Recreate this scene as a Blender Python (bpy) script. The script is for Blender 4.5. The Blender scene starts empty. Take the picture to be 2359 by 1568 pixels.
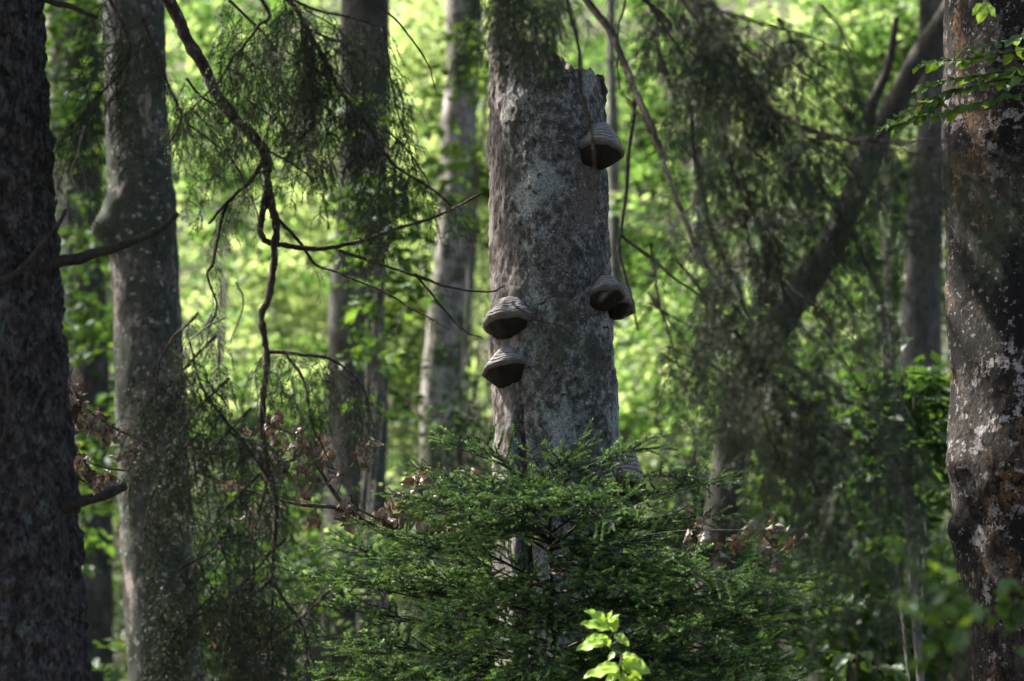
import bpy, math, random
import numpy as np
from mathutils import Vector, Matrix

random.seed(7)
RNG = np.random.default_rng(11)
scene = bpy.context.scene
COL = scene.collection

# ------------------------------------------------------------------ camera, sky, sun, exposure
LENS, PITCH, FOCUS = 135.0, math.radians(9.0), 18.0
CAM = np.array([0.0, 0.0, 1.6])
cam_d = bpy.data.cameras.new('camera')
cam_d.lens = LENS
cam_d.sensor_width = 36.0
cam_d.clip_start, cam_d.clip_end = 0.1, 600.0
cam_d.dof.use_dof = True
cam_d.dof.focus_distance = 17.9
cam_d.dof.aperture_fstop = 2.4
cam = bpy.data.objects.new('camera', cam_d)
cam.location = CAM
cam.rotation_euler = (math.pi / 2 + PITCH, 0, 0)
COL.objects.link(cam)
scene.camera = cam

SUN_EL, SUN_AZ = math.radians(52), math.radians(-62)      # azimuth clockwise from +Y
TO_SUN = np.array([math.sin(SUN_AZ) * math.cos(SUN_EL), math.cos(SUN_AZ) * math.cos(SUN_EL), math.sin(SUN_EL)])
world = bpy.data.worlds.new('World')
scene.world = world
world.use_nodes = True
wn = world.node_tree
sky = wn.nodes.new('ShaderNodeTexSky')
sky.sky_type = 'NISHITA'
sky.sun_disc = False
sky.sun_elevation = SUN_EL
sky.sun_rotation = SUN_AZ
sky.dust_density = 5.0
sky.ozone_density = 0.4
wn.nodes['Background'].inputs[1].default_value = 0.07
wn.links.new(sky.outputs[0], wn.nodes['Background'].inputs[0])
sun_d = bpy.data.lights.new('sun', 'SUN')
sun_d.energy = 5.0
sun_d.angle = math.radians(0.55)
sun_d.color = (1.0, 0.95, 0.86)
sun = bpy.data.objects.new('sun', sun_d)
sun.rotation_euler = Vector(TO_SUN).to_track_quat('Z', 'Y').to_euler()
COL.objects.link(sun)
scene.view_settings.view_transform = 'Standard'
scene.view_settings.look = 'None'
scene.view_settings.gamma = 1.0
scene.view_settings.use_curve_mapping = False
scene.view_settings.exposure = 2.36
scene.render.engine = 'CYCLES'
scene.cycles.use_denoising = True
scene.cycles.max_bounces = 7
scene.cycles.diffuse_bounces = 5
scene.cycles.transmission_bounces = 5
scene.cycles.glossy_bounces = 2
scene.cycles.sample_clamp_indirect = 6.0

# ------------------------------------------------------------------ pixel (of the 2359 wide photo) -> place
K = 36.0 / LENS / 2359.0
CP, SP = math.cos(PITCH), math.sin(PITCH)

def at(px, py, Y):
    dx, dz = (px - 1179.5) * K, (784.0 - py) * K
    d = np.array([dx, CP - dz * SP, SP + dz * CP])
    return CAM + d * (Y / d[1])

def seen(p):
    d = np.asarray(p, float) - CAM
    f = d[1] * CP + d[2] * SP
    return 1179.5 + d[0] / f / K, 784.0 - (d[2] * CP - d[1] * SP) / f / K

def mpp(Y):
    return Y / CP * K

# ------------------------------------------------------------------ noise
def _hash(ix, iy, iz, seed):
    h = (ix * 374761393 + iy * 668265263 + iz * 2147483647 + seed * 1274126177) & 0xFFFFFFFF
    h = ((h ^ (h >> 13)) * 1274126177) & 0xFFFFFFFF
    h = ((h ^ (h >> 16)) * 2246822519) & 0xFFFFFFFF
    return ((h ^ (h >> 15)) & 0xFFFF) / 65535.0

def vnoise(p, seed=0):
    p = np.asarray(p, float)
    i = np.floor(p).astype(np.int64)
    f = p - i
    f = f * f * (3 - 2 * f)
    r = 0
    for a in (0, 1):
        wx = f[..., 0] if a else 1 - f[..., 0]
        for b in (0, 1):
            wy = f[..., 1] if b else 1 - f[..., 1]
            for c in (0, 1):
                wz = f[..., 2] if c else 1 - f[..., 2]
                r = r + wx * wy * wz * _hash(i[..., 0] + a, i[..., 1] + b, i[..., 2] + c, seed)
    return r * 2 - 1

def fbm(p, octaves=4, seed=0, gain=0.5):
    s, a = 0, 1.0
    for o in range(octaves):
        s = s + a * vnoise(p * 2.03 ** o + o * 17.3, seed + o)
        a *= gain
    return s

# ------------------------------------------------------------------ materials
class NT:
    def __init__(self, name):
        self.m = bpy.data.materials.new(name)
        self.m.use_nodes = True
        self.t = self.m.node_tree
        self.t.nodes.clear()
        self.out = self.n('ShaderNodeOutputMaterial')
    def n(self, kind, **kw):
        x = self.t.nodes.new(kind)
        for k, v in kw.items():
            setattr(x, k, v)
        return x
    def l(self, a, b):
        self.t.links.new(a, b)
    def noise(self, vec, scale, detail=4, rough=0.6, offset=0.0, stretch=(1, 1, 1)):
        mp = self.n('ShaderNodeMapping')
        mp.inputs['Scale'].default_value = stretch
        mp.inputs['Location'].default_value = (offset, offset * 0.7, offset * 1.3)
        self.l(vec, mp.inputs[0])
        x = self.n('ShaderNodeTexNoise')
        x.inputs['Scale'].default_value = scale
        x.inputs['Detail'].default_value = detail
        x.inputs['Roughness'].default_value = rough
        self.l(mp.outputs[0], x.inputs['Vector'])
        return x.outputs['Fac']
    def ramp(self, fac, stops, interp='LINEAR'):
        r = self.n('ShaderNodeValToRGB')
        r.color_ramp.interpolation = interp
        e = r.color_ramp.elements
        while len(e) < len(stops):
            e.new(0.5)
        for k, (p, c) in enumerate(stops):
            e[k].position = p
            e[k].color = tuple(c) + (1,)
        self.l(fac, r.inputs[0])
        return r.outputs[0]
    def band(self, fac, lo, hi):
        r = self.n('ShaderNodeMapRange')
        r.interpolation_type = 'SMOOTHSTEP'
        r.inputs['From Min'].default_value = lo
        r.inputs['From Max'].default_value = hi
        self.l(fac, r.inputs['Value'])
        return r.outputs['Result']
    def mix(self, fac, a, b):
        x = self.n('ShaderNodeMix', data_type='RGBA')
        for s, v in ((x.inputs[0], fac), (x.inputs[6], a), (x.inputs[7], b)):
            if isinstance(v, (int, float)):
                s.default_value = v
            elif isinstance(v, tuple):
                s.default_value = v + (1,)
            else:
                self.l(v, s)
        return x.outputs[2]
    def math(self, op, a, b=0.0):
        x = self.n('ShaderNodeMath', operation=op)
        for s, v in ((x.inputs[0], a), (x.inputs[1], b)):
            if isinstance(v, (int, float)):
                s.default_value = v
            else:
                self.l(v, s)
        return x.outputs[0]

def bark(name, base, patches, bump_scale=70, bump=0.6, dist=0.012, stretch=(1, 1, 0.5), base_scale=18, rough=0.9):
    """base: ramp stops over a noise; patches: (scale, lo, hi, colour, offset, stretch) laid over it in turn"""
    t = NT(name)
    co = t.n('ShaderNodeTexCoord').outputs['Object']
    c = t.ramp(t.noise(co, base_scale, 6, 0.68, 3.1, stretch), base)
    for sc, lo, hi, col, off, st in patches:
        c = t.mix(t.band(t.noise(co, sc, 5, 0.66, off, st), lo, hi), c, col)
    fine = t.noise(co, bump_scale * 1.7, 3, 0.7, 9.0, stretch)
    c = t.mix(0.55, c, t.mix(t.band(fine, 0.36, 0.62), tuple(v * 0.35 for v in base[0][1]), c))
    p = t.n('ShaderNodeBsdfPrincipled')
    t.l(c, p.inputs['Base Color'])
    p.inputs['Roughness'].default_value = rough
    p.inputs['Specular IOR Level'].default_value = 0.25
    b = t.n('ShaderNodeBump')
    b.inputs['Strength'].default_value = bump
    b.inputs['Distance'].default_value = dist
    t.l(t.noise(co, bump_scale, 6, 0.7, 1.0, stretch), b.inputs['Height'])
    t.l(b.outputs[0], p.inputs['Normal'])
    t.l(p.outputs[0], t.out.inputs[0])
    return t.m

def leafy(name, stops, trans=0.5, trans_tint=(1.25, 1.2, 0.6), gloss=0.08, rough=0.4, rnd=0.35):
    t = NT(name)
    a = t.n('ShaderNodeAttribute', attribute_name='tint')
    oi = t.n('ShaderNodeObjectInfo')
    f = t.math('ADD', a.outputs['Fac'], t.math('MULTIPLY', t.math('SUBTRACT', oi.outputs['Random'], 0.5), rnd))
    c = t.ramp(f, stops)
    d = t.n('ShaderNodeBsdfDiffuse')
    t.l(c, d.inputs[0])
    tr = t.n('ShaderNodeBsdfTranslucent')
    mu = t.n('ShaderNodeMix', data_type='RGBA', blend_type='MULTIPLY')
    mu.inputs[0].default_value = 1.0
    t.l(c, mu.inputs[6])
    mu.inputs[7].default_value = trans_tint + (1,)
    t.l(mu.outputs[2], tr.inputs[0])
    m1 = t.n('ShaderNodeMixShader')
    m1.inputs[0].default_value = trans
    t.l(d.outputs[0], m1.inputs[1])
    t.l(tr.outputs[0], m1.inputs[2])
    g = t.n('ShaderNodeBsdfGlossy')
    g.inputs['Roughness'].default_value = rough
    g.inputs[0].default_value = (0.9, 0.95, 1.0, 1)
    m2 = t.n('ShaderNodeMixShader')
    m2.inputs[0].default_value = gloss
    t.l(m1.outputs[0], m2.inputs[1])
    t.l(g.outputs[0], m2.inputs[2])
    t.l(m2.outputs[0], t.out.inputs[0])
    return t.m

V1 = (1, 1, 1)
VS = (1, 1, 0.35)
M = {}
M['snag'] = bark('snag_bark', [(0.3, (0.03, 0.028, 0.026)), (0.48, (0.115, 0.112, 0.104)), (0.64, (0.34, 0.35, 0.34))],
                 [(4.0, 0.53, 0.63, (0.17, 0.145, 0.13), 5.0, (1, 1, 0.5)), (5, 0.52, 0.60, (0.35, 0.385, 0.38), 2.0, (1, 1, 0.55)),
                  (38, 0.57, 0.70, (0.44, 0.45, 0.44), 7.0, V1), (3.5, 0.52, 0.64, (0.085, 0.085, 0.07), 12.0, (1, 1, 0.6)), (11, 0.62, 0.70, (0.10, 0.065, 0.05), 15.0, V1),
                  (30, 0.57, 0.66, (0.03, 0.028, 0.026), 4.0, V1)], base_scale=26, bump_scale=55, bump=0.9, dist=0.02, stretch=(1, 1, 0.85))
M['snag_strip'] = bark('snag_strip', [(0.3, (0.05, 0.042, 0.036)), (0.5, (0.20, 0.175, 0.16)), (0.66, (0.34, 0.31, 0.29))],
                       [(26, 0.60, 0.68, (0.03, 0.026, 0.023), 4.0, (1, 1, 0.4)), (18, 0.58, 0.7, (0.36, 0.35, 0.34), 8.0, VS)], base_scale=20,
                       stretch=(1, 1, 0.3), bump_scale=60, bump=0.9, dist=0.02)
M['wood'] = bark('broken_wood', [(0.3, (0.06, 0.045, 0.035)), (0.55, (0.2, 0.15, 0.12)), (0.7, (0.32, 0.26, 0.2))], [], stretch=(1, 1, 0.12), base_scale=40)
M['spruce'] = bark('spruce_bark', [(0.3, (0.012, 0.010, 0.0095)), (0.5, (0.062, 0.053, 0.049)), (0.68, (0.17, 0.152, 0.146))],
                   [(24, 0.54, 0.64, (0.12, 0.145, 0.135), 6.0, (1, 1, 0.6)), (46, 0.54, 0.62, (0.010, 0.009, 0.009), 2.0, (1, 1, 0.5)),
                    (40, 0.60, 0.68, (0.19, 0.17, 0.165), 9.0, (1, 1, 0.6))], base_scale=26, bump_scale=40, bump=1.0, dist=0.03)
M['beech_l'] = bark('mottled_beech_bark', [(0.32, (0.026, 0.026, 0.022)), (0.5, (0.075, 0.070, 0.062)), (0.66, (0.165, 0.155, 0.145))],
                    [(3, 0.41, 0.54, (0.034, 0.043, 0.030), 3.0, V1), (6, 0.57, 0.68, (0.26, 0.215, 0.185), 6.0, VS), (22, 0.58, 0.66, (0.32, 0.31, 0.30), 1.0, V1),
                     (24, 0.57, 0.64, (0.014, 0.015, 0.012), 8.0, V1), (9, 0.6, 0.7, (0.055, 0.07, 0.028), 12.0, V1)], base_scale=22)
M['beech_r'] = bark('blotched_beech_bark', [(0.35, (0.009, 0.0085, 0.008)), (0.5, (0.045, 0.036, 0.029)), (0.66, (0.12, 0.10, 0.086))],
                    [(4.0, 0.50, 0.60, (0.17, 0.088, 0.034), 2.0, (1.5, 1.5, 0.3)), (4.6, 0.575, 0.61, (0.38, 0.345, 0.34), 7.5, (1, 1, 0.85)), (2.4, 0.50, 0.56, (0.013, 0.0125, 0.012), 21.0, (1, 1, 0.8)),
                     (7, 0.61, 0.635, (0.40, 0.37, 0.365), 31.0, V1), (30, 0.575, 0.64, (0.34, 0.30, 0.29), 1.0, V1), (36, 0.53, 0.59, (0.009, 0.0085, 0.008), 8.0, V1)],
                    base_scale=20, bump_scale=55, bump=1.0, dist=0.02)
M['far_bark'] = bark('grey_bark', [(0.3, (0.07, 0.066, 0.06)), (0.5, (0.17, 0.16, 0.15)), (0.68, (0.30, 0.285, 0.27))],
                     [(3, 0.5, 0.62, (0.06, 0.058, 0.05), 3.0, VS), (4, 0.58, 0.66, (0.07, 0.09, 0.035), 8.0, V1)], base_scale=9, bump_scale=30)
M['mossy_bark'] = bark('mossy_bark', [(0.3, (0.03, 0.028, 0.025)), (0.5, (0.075, 0.07, 0.063)), (0.68, (0.15, 0.14, 0.13))],
                       [(2.5, 0.48, 0.6, (0.028, 0.03, 0.02), 3.0, VS), (3, 0.56, 0.66, (0.04, 0.055, 0.018), 8.0, V1)], base_scale=9, bump_scale=30)
M['pale_bark'] = bark('pale_bark', [(0.3, (0.10, 0.09, 0.085)), (0.5, (0.26, 0.24, 0.225)), (0.68, (0.46, 0.44, 0.42))],
                      [(1.8, 0.50, 0.56, (0.055, 0.062, 0.030), 3.0, V1), (6, 0.54, 0.64, (0.09, 0.08, 0.07), 8.0, VS), (14, 0.58, 0.66, (0.05, 0.046, 0.04), 11.0, V1)], base_scale=9, bump_scale=30)
M['twig'] = bark('twig_bark', [(0.3, (0.022, 0.014, 0.011)), (0.5, (0.06, 0.04, 0.033)), (0.7, (0.13, 0.10, 0.09))], [(20, 0.58, 0.66, (0.2, 0.19, 0.18), 3.0, V1)], base_scale=30)
M['dead_twig'] = bark('dead_twig', [(0.3, (0.09, 0.075, 0.065)), (0.6, (0.26, 0.225, 0.20))], [], base_scale=30)
M['dark_limb'] = bark('dark_limb', [(0.3, (0.016, 0.014, 0.012)), (0.6, (0.058, 0.050, 0.043))], [(9, 0.55, 0.65, (0.05, 0.06, 0.03), 3.0, V1)], base_scale=26)
M['beech_twig'] = bark('beech_twig', [(0.3, (0.03, 0.026, 0.026)), (0.6, (0.13, 0.115, 0.11))], [], base_scale=40)
M['needle'] = leafy('old_needles', [(0.0, (0.018, 0.030, 0.013)), (0.5, (0.038, 0.064, 0.025)), (1.0, (0.072, 0.115, 0.042))], trans=0.22, gloss=0.05, rough=0.5)
M['needle_y'] = leafy('young_needles', [(0.0, (0.016, 0.040, 0.014)), (0.6, (0.042, 0.096, 0.030)), (1.0, (0.18, 0.32, 0.08))], trans=0.28, gloss=0.05, rough=0.5, rnd=0.3)
M['leaf_far'] = leafy('sun_tinted_leaves', [(0.0, (0.028, 0.060, 0.015)), (0.5, (0.080, 0.150, 0.034)), (1.0, (0.36, 0.42, 0.22))], trans=0.57, trans_tint=(1.22, 1.3, 0.85), gloss=0.02, rough=0.55)  # pale top stop puts the sun glow into the leaf colour
M['leaf_dark'] = leafy('shade_tinted_leaves', [(0.0, (0.025, 0.055, 0.016)), (0.5, (0.05, 0.105, 0.024)), (1.0, (0.10, 0.18, 0.04))], trans=0.5, gloss=0.025, rough=0.5)  # darker copy of the leaves, shade put into their colour
M['leaf_near'] = leafy('beech_leaves', [(0.0, (0.045, 0.10, 0.018)), (0.5, (0.085, 0.165, 0.025)), (1.0, (0.16, 0.25, 0.035))], trans=0.5, gloss=0.04, rnd=0.8)
M['leaf_fresh'] = leafy('fresh_leaves', [(0.0, (0.22, 0.38, 0.05)), (1.0, (0.38, 0.53, 0.09))], trans=0.5, trans_tint=(1.2, 1.15, 0.6), gloss=0.05, rnd=0.6)
M['dry'] = leafy('withered_leaves', [(0.0, (0.075, 0.048, 0.034)), (0.5, (0.22, 0.172, 0.142)), (1.0, (0.46, 0.39, 0.34))], trans=0.10, trans_tint=(1.1, 0.8, 0.5), gloss=0.03, rnd=0.9)

def fungus_mat():
    t = NT('fungus_cap')
    tc = t.n('ShaderNodeTexCoord').outputs['Object']
    a = t.n('ShaderNodeAttribute', attribute_name='tint').outputs['Fac']
    w = t.math('ADD', a, t.math('MULTIPLY', t.noise(tc, 18, 4, 0.6), 0.22))
    s = t.math('SINE', t.math('MULTIPLY', w, 40.0))
    c = t.ramp(t.math('MULTIPLY_ADD', s, 0.5), [(0.0, (0.06, 0.05, 0.046)), (1.0, (0.06, 0.05, 0.046))])
    c = t.ramp(t.math('ADD', t.math('MULTIPLY', s, 0.33), t.noise(tc, 60, 5, 0.7)), [(0.1, (0.07, 0.064, 0.064)), (0.4, (0.18, 0.168, 0.166)), (0.9, (0.30, 0.285, 0.282))])
    c = t.mix(t.band(a, 0.955, 1.0), c, (0.10, 0.088, 0.082))
    p = t.n('ShaderNodeBsdfPrincipled')
    p.inputs['Roughness'].default_value = 0.8
    t.l(c, p.inputs['Base Color'])
    b = t.n('ShaderNodeBump')
    b.inputs['Strength'].default_value = 0.7
    b.inputs['Distance'].default_value = 0.008
    t.l(t.noise(tc, 70, 5, 0.7), b.inputs['Height'])
    t.l(b.outputs[0], p.inputs['Normal'])
    t.l(p.outputs[0], t.out.inputs[0])
    return t.m
M['fungus'] = fungus_mat()
M['pores'] = bark('fungus_pores', [(0.3, (0.009, 0.007, 0.006)), (0.6, (0.028, 0.020, 0.017))], [], base_scale=30, bump_scale=200)
M['ground'] = bark('leaf_litter', [(0.3, (0.03, 0.024, 0.018)), (0.5, (0.085, 0.065, 0.048)), (0.7, (0.16, 0.13, 0.10))],
                   [(0.7, 0.5, 0.62, (0.045, 0.075, 0.025), 3.0, V1), (5, 0.58, 0.66, (0.06, 0.10, 0.03), 7.0, V1)], base_scale=14, bump_scale=20, bump=1.0, dist=0.05)

# ------------------------------------------------------------------ mesh helpers
def mesh(name, v, faces, mats, midx=None, tint=None, smooth=True):
    me = bpy.data.meshes.new(name)
    v = np.asarray(v, np.float32).reshape(-1, 3)
    if isinstance(faces, np.ndarray):
        k = faces.shape[1]
        me.vertices.add(len(v))
        me.vertices.foreach_set('co', v.ravel())
        me.loops.add(faces.size)
        me.loops.foreach_set('vertex_index', faces.astype(np.int32).ravel())
        me.polygons.add(len(faces))
        me.polygons.foreach_set('loop_start', np.arange(0, faces.size, k, dtype=np.int32))
        me.polygons.foreach_set('loop_total', np.full(len(faces), k, np.int32))
        me.update(calc_edges=True)
    else:
        me.from_pydata(v.tolist(), [], faces)
    for m in mats:
        me.materials.append(m)
    if midx is not None:
        me.polygons.foreach_set('material_index', np.asarray(midx, np.int32))
    if tint is not None:
        a = me.attributes.new('tint', 'FLOAT', 'POINT')
        a.data.foreach_set('value', np.asarray(tint, np.float32))
    if smooth:
        me.polygons.foreach_set('use_smooth', np.ones(len(me.polygons), bool))
    me.validate()
    return me

def thing(name, label, cat, loc=(0, 0, 0), group=None):
    o = bpy.data.objects.new(name, None)
    o.empty_display_size = 0.1
    o.location = [float(c) for c in loc]
    COL.objects.link(o)
    o['label'] = label
    o['category'] = cat
    if group:
        o['group'] = group
    return o

def wloc(o):
    p = np.array(o.location)
    while o.parent:
        o = o.parent
        p = p + np.array(o.location)
    return p

def part(name, me, parent, label=None, kind=None, world=None):
    """me in the local space of the part; world: where its origin stands"""
    o = bpy.data.objects.new(name, me)
    COL.objects.link(o)
    if parent is not None:
        o.parent = parent
        if world is not None:
            o.location = [float(c) for c in np.asarray(world) - wloc(parent)]
    elif world is not None:
        o.location = [float(c) for c in world]
    if label:
        o['label'] = label
    if kind:
        o['kind'] = kind
    return o

def catmull(pts, per=6):
    p = np.asarray(pts, float)
    if len(p) < 3:
        t = np.linspace(0, 1, per + 1)[:, None]
        return p[0] * (1 - t) + p[-1] * t
    q = np.vstack([2 * p[0] - p[1], p, 2 * p[-1] - p[-2]])
    out = []
    for k in range(1, len(q) - 2):
        t = np.linspace(0, 1, per, endpoint=False)[:, None]
        a, b, c, d = q[k - 1], q[k], q[k + 1], q[k + 2]
        out.append(0.5 * (2 * b + (c - a) * t + (2 * a - 5 * b + 4 * c - d) * t ** 2 + (3 * b - a - 3 * c + d) * t ** 3))
    out.append(p[-1:])
    return np.vstack(out)

def tube(path, radii, n=6, cap=True):
    path = np.asarray(path, float)
    m = len(path)
    r = np.broadcast_to(np.asarray(radii, float), (m,))
    T = np.gradient(path, axis=0)
    T /= np.linalg.norm(T, axis=1)[:, None] + 1e-12
    ref = np.array([0.31, 0.93, 0.17])
    U = np.cross(T, ref)
    U /= np.linalg.norm(U, axis=1)[:, None] + 1e-9
    W = np.cross(T, U)
    th = np.arange(n) * 2 * math.pi / n
    v = path[:, None] + r[:, None, None] * (np.cos(th)[None, :, None] * U[:, None] + np.sin(th)[None, :, None] * W[:, None])
    v = v.reshape(-1, 3)
    i, j = np.meshgrid(np.arange(m - 1), np.arange(n), indexing='ij')
    j2 = (j + 1) % n
    f = np.stack([i * n + j, i * n + j2, (i + 1) * n + j2, (i + 1) * n + j], -1).reshape(-1, 4)
    return v, f

class Acc:
    """collects quads with a material index and a tint"""
    def __init__(self):
        self.v, self.f, self.m, self.t, self.n = [], [], [], [], 0
    def add(self, v, f, mi=0, tint=0.5):
        v = np.asarray(v, float)
        f = np.asarray(f)
        if f.shape[1] == 3:
            f = np.hstack([f, np.full((len(f), 1), -1)])
        g = np.where(f >= 0, f + self.n, -1)
        self.v.append(v)
        self.f.append(g)
        self.m.append(np.full(len(f), mi))
        self.t.append(np.broadcast_to(np.asarray(tint, float), (len(v),)))
        self.n += len(v)
    def build(self, name, mats, smooth=True):
        v = np.vstack(self.v)
        f = np.vstack(self.f)
        mi = np.concatenate(self.m)
        tint = np.concatenate(self.t)
        if (f[:, 3] >= 0).all():
            return mesh(name, v, f, mats, mi, tint, smooth)
        if (f[:, 3] < 0).all():
            return mesh(name, v, f[:, :3].copy(), mats, mi, tint, smooth)
        q = f[:, 3] >= 0
        tri = np.vstack([f[~q][:, :3], f[q][:, [0, 1, 2]], f[q][:, [0, 2, 3]]])
        mm = np.concatenate([mi[~q], mi[q], mi[q]])
        return mesh(name, v, tri, mats, mm, tint, smooth)

def norm(a):
    return a / (np.linalg.norm(a, axis=-1, keepdims=True) + 1e-12)

def needles(acc, base, direc, rng, length=0.014, width=0.003, mi=1, tint=0.5, spread=0.95, fwd=0.75, flat=1.0):
    """one triangle per needle, standing round the twig"""
    n = len(base)
    rad = norm(rng.normal(size=(n, 3)) * [1, 1, flat])
    d = norm(direc * fwd + rad * spread)
    side = norm(np.cross(d, rng.normal(size=(n, 3)))) * width * 0.5
    L = (length * rng.uniform(0.7, 1.15, n))[:, None]
    v = np.stack([base - side, base + side, base + d * L], 1).reshape(-1, 3)
    acc.add(v, np.arange(3 * n).reshape(-1, 3), mi, np.repeat(np.clip(tint + rng.normal(0, 0.12, n), 0, 1), 3))

def leaves_quads(acc, c, d, nrm, L, W, mi=0, tint=0.5, fold=0.18):
    """folded rhombic leaves: c base, d direction of the tip, nrm normal"""
    n = len(c)
    d = norm(d)
    s = norm(np.cross(nrm, d))
    nn = np.cross(d, s)
    L = np.broadcast_to(L, (n,))[:, None]
    W = np.broadcast_to(W, (n,))[:, None]
    mid = c + d * L * 0.45
    v = np.stack([c, mid + s * W * 0.5 + nn * W * fold, c + d * L, mid - s * W * 0.5 + nn * W * fold], 1).reshape(-1, 3)
    k = np.arange(n) * 4
    f = np.vstack([np.stack([k, k + 1, k + 2], 1), np.stack([k, k + 2, k + 3], 1)])
    acc.add(v, f, mi, np.repeat(np.broadcast_to(tint, (n,)), 4))

def leafmass(acc, centres, rng, per=22, spray_r=0.32, L=0.075, tilt=0.5, tint=0.5, tspread=0.15, droop=0.25, mi=0, keep=None):
    """flat, slightly drooping sprays of beech leaves round the given centres"""
    c = np.asarray(centres, float)
    n = len(c)
    st = np.clip(np.broadcast_to(tint, (n,)) + rng.normal(0, tspread, n), 0, 1)
    ang = rng.uniform(0, 2 * math.pi, n)
    ax = np.stack([np.cos(ang), np.sin(ang), rng.normal(-0.1, 0.15, n)], 1)
    sd = norm(np.cross(ax, [0, 0, 1.0]))
    u = rng.uniform(-1, 1, (n, per))
    w = rng.uniform(-1, 1, (n, per)) * (1 - 0.5 * np.abs(u))
    p = c[:, None] + ax[:, None] * u[..., None] * spray_r + sd[:, None] * w[..., None] * spray_r * 0.75
    p[..., 2] -= droop * spray_r * (u ** 2 + w ** 2) - rng.normal(0, 0.03, (n, per))
    d = ax[:, None] * 0.7 + sd[:, None] * (np.sign(w) * 0.7)[..., None] + rng.normal(0, 0.35, (n, per, 3))
    d[..., 2] -= 0.2
    nr = np.array([0, 0, 1.0]) + rng.normal(0, tilt, (n, per, 3))
    p, d, nr = p.reshape(-1, 3), d.reshape(-1, 3), nr.reshape(-1, 3)
    t = np.clip(np.repeat(st, per) + rng.normal(0, 0.12, n * per), 0, 1)
    if keep is not None:
        k = keep(p)
        p, d, nr, t = p[k], d[k], nr[k], t[k]
    l = L * rng.uniform(0.7, 1.2, len(p))
    leaves_quads(acc, p, d, nr, l, l * 0.62, mi, t)

# ------------------------------------------------------------------ ground
def gh(x, y):
    x, y = np.asarray(x, float), np.asarray(y, float)
    b = 0.02 * np.clip(y, -80, 22) + 0.13 * np.clip(y - 22, 0, 40) + 0.46 * np.clip(y - 62, 0, 200)
    p = np.stack([x * 0.09, y * 0.09, 0 * x + 3.3], -1)
    return b + 0.5 * (vnoise(p, 5) - vnoise(np.array([[0, 0, 3.3]]), 5)[0]) * np.clip((np.abs(y) + np.abs(x)) / 12, 0, 1)

def build_ground():
    gx = np.linspace(-110, 110, 150)
    gy = np.linspace(-60, 190, 170)
    X, Y = np.meshgrid(gx, gy, indexing='ij')
    v = np.stack([X, Y, gh(X, Y)], -1).reshape(-1, 3)
    ny = len(gy)
    i, j = np.meshgrid(np.arange(len(gx) - 1), np.arange(ny - 1), indexing='ij')
    f = np.stack([i * ny + j, (i + 1) * ny + j, (i + 1) * ny + j + 1, i * ny + j + 1], -1).reshape(-1, 4)
    part('ground', mesh('ground', v, f, [M['ground']]), None, kind='structure')
build_ground()

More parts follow.
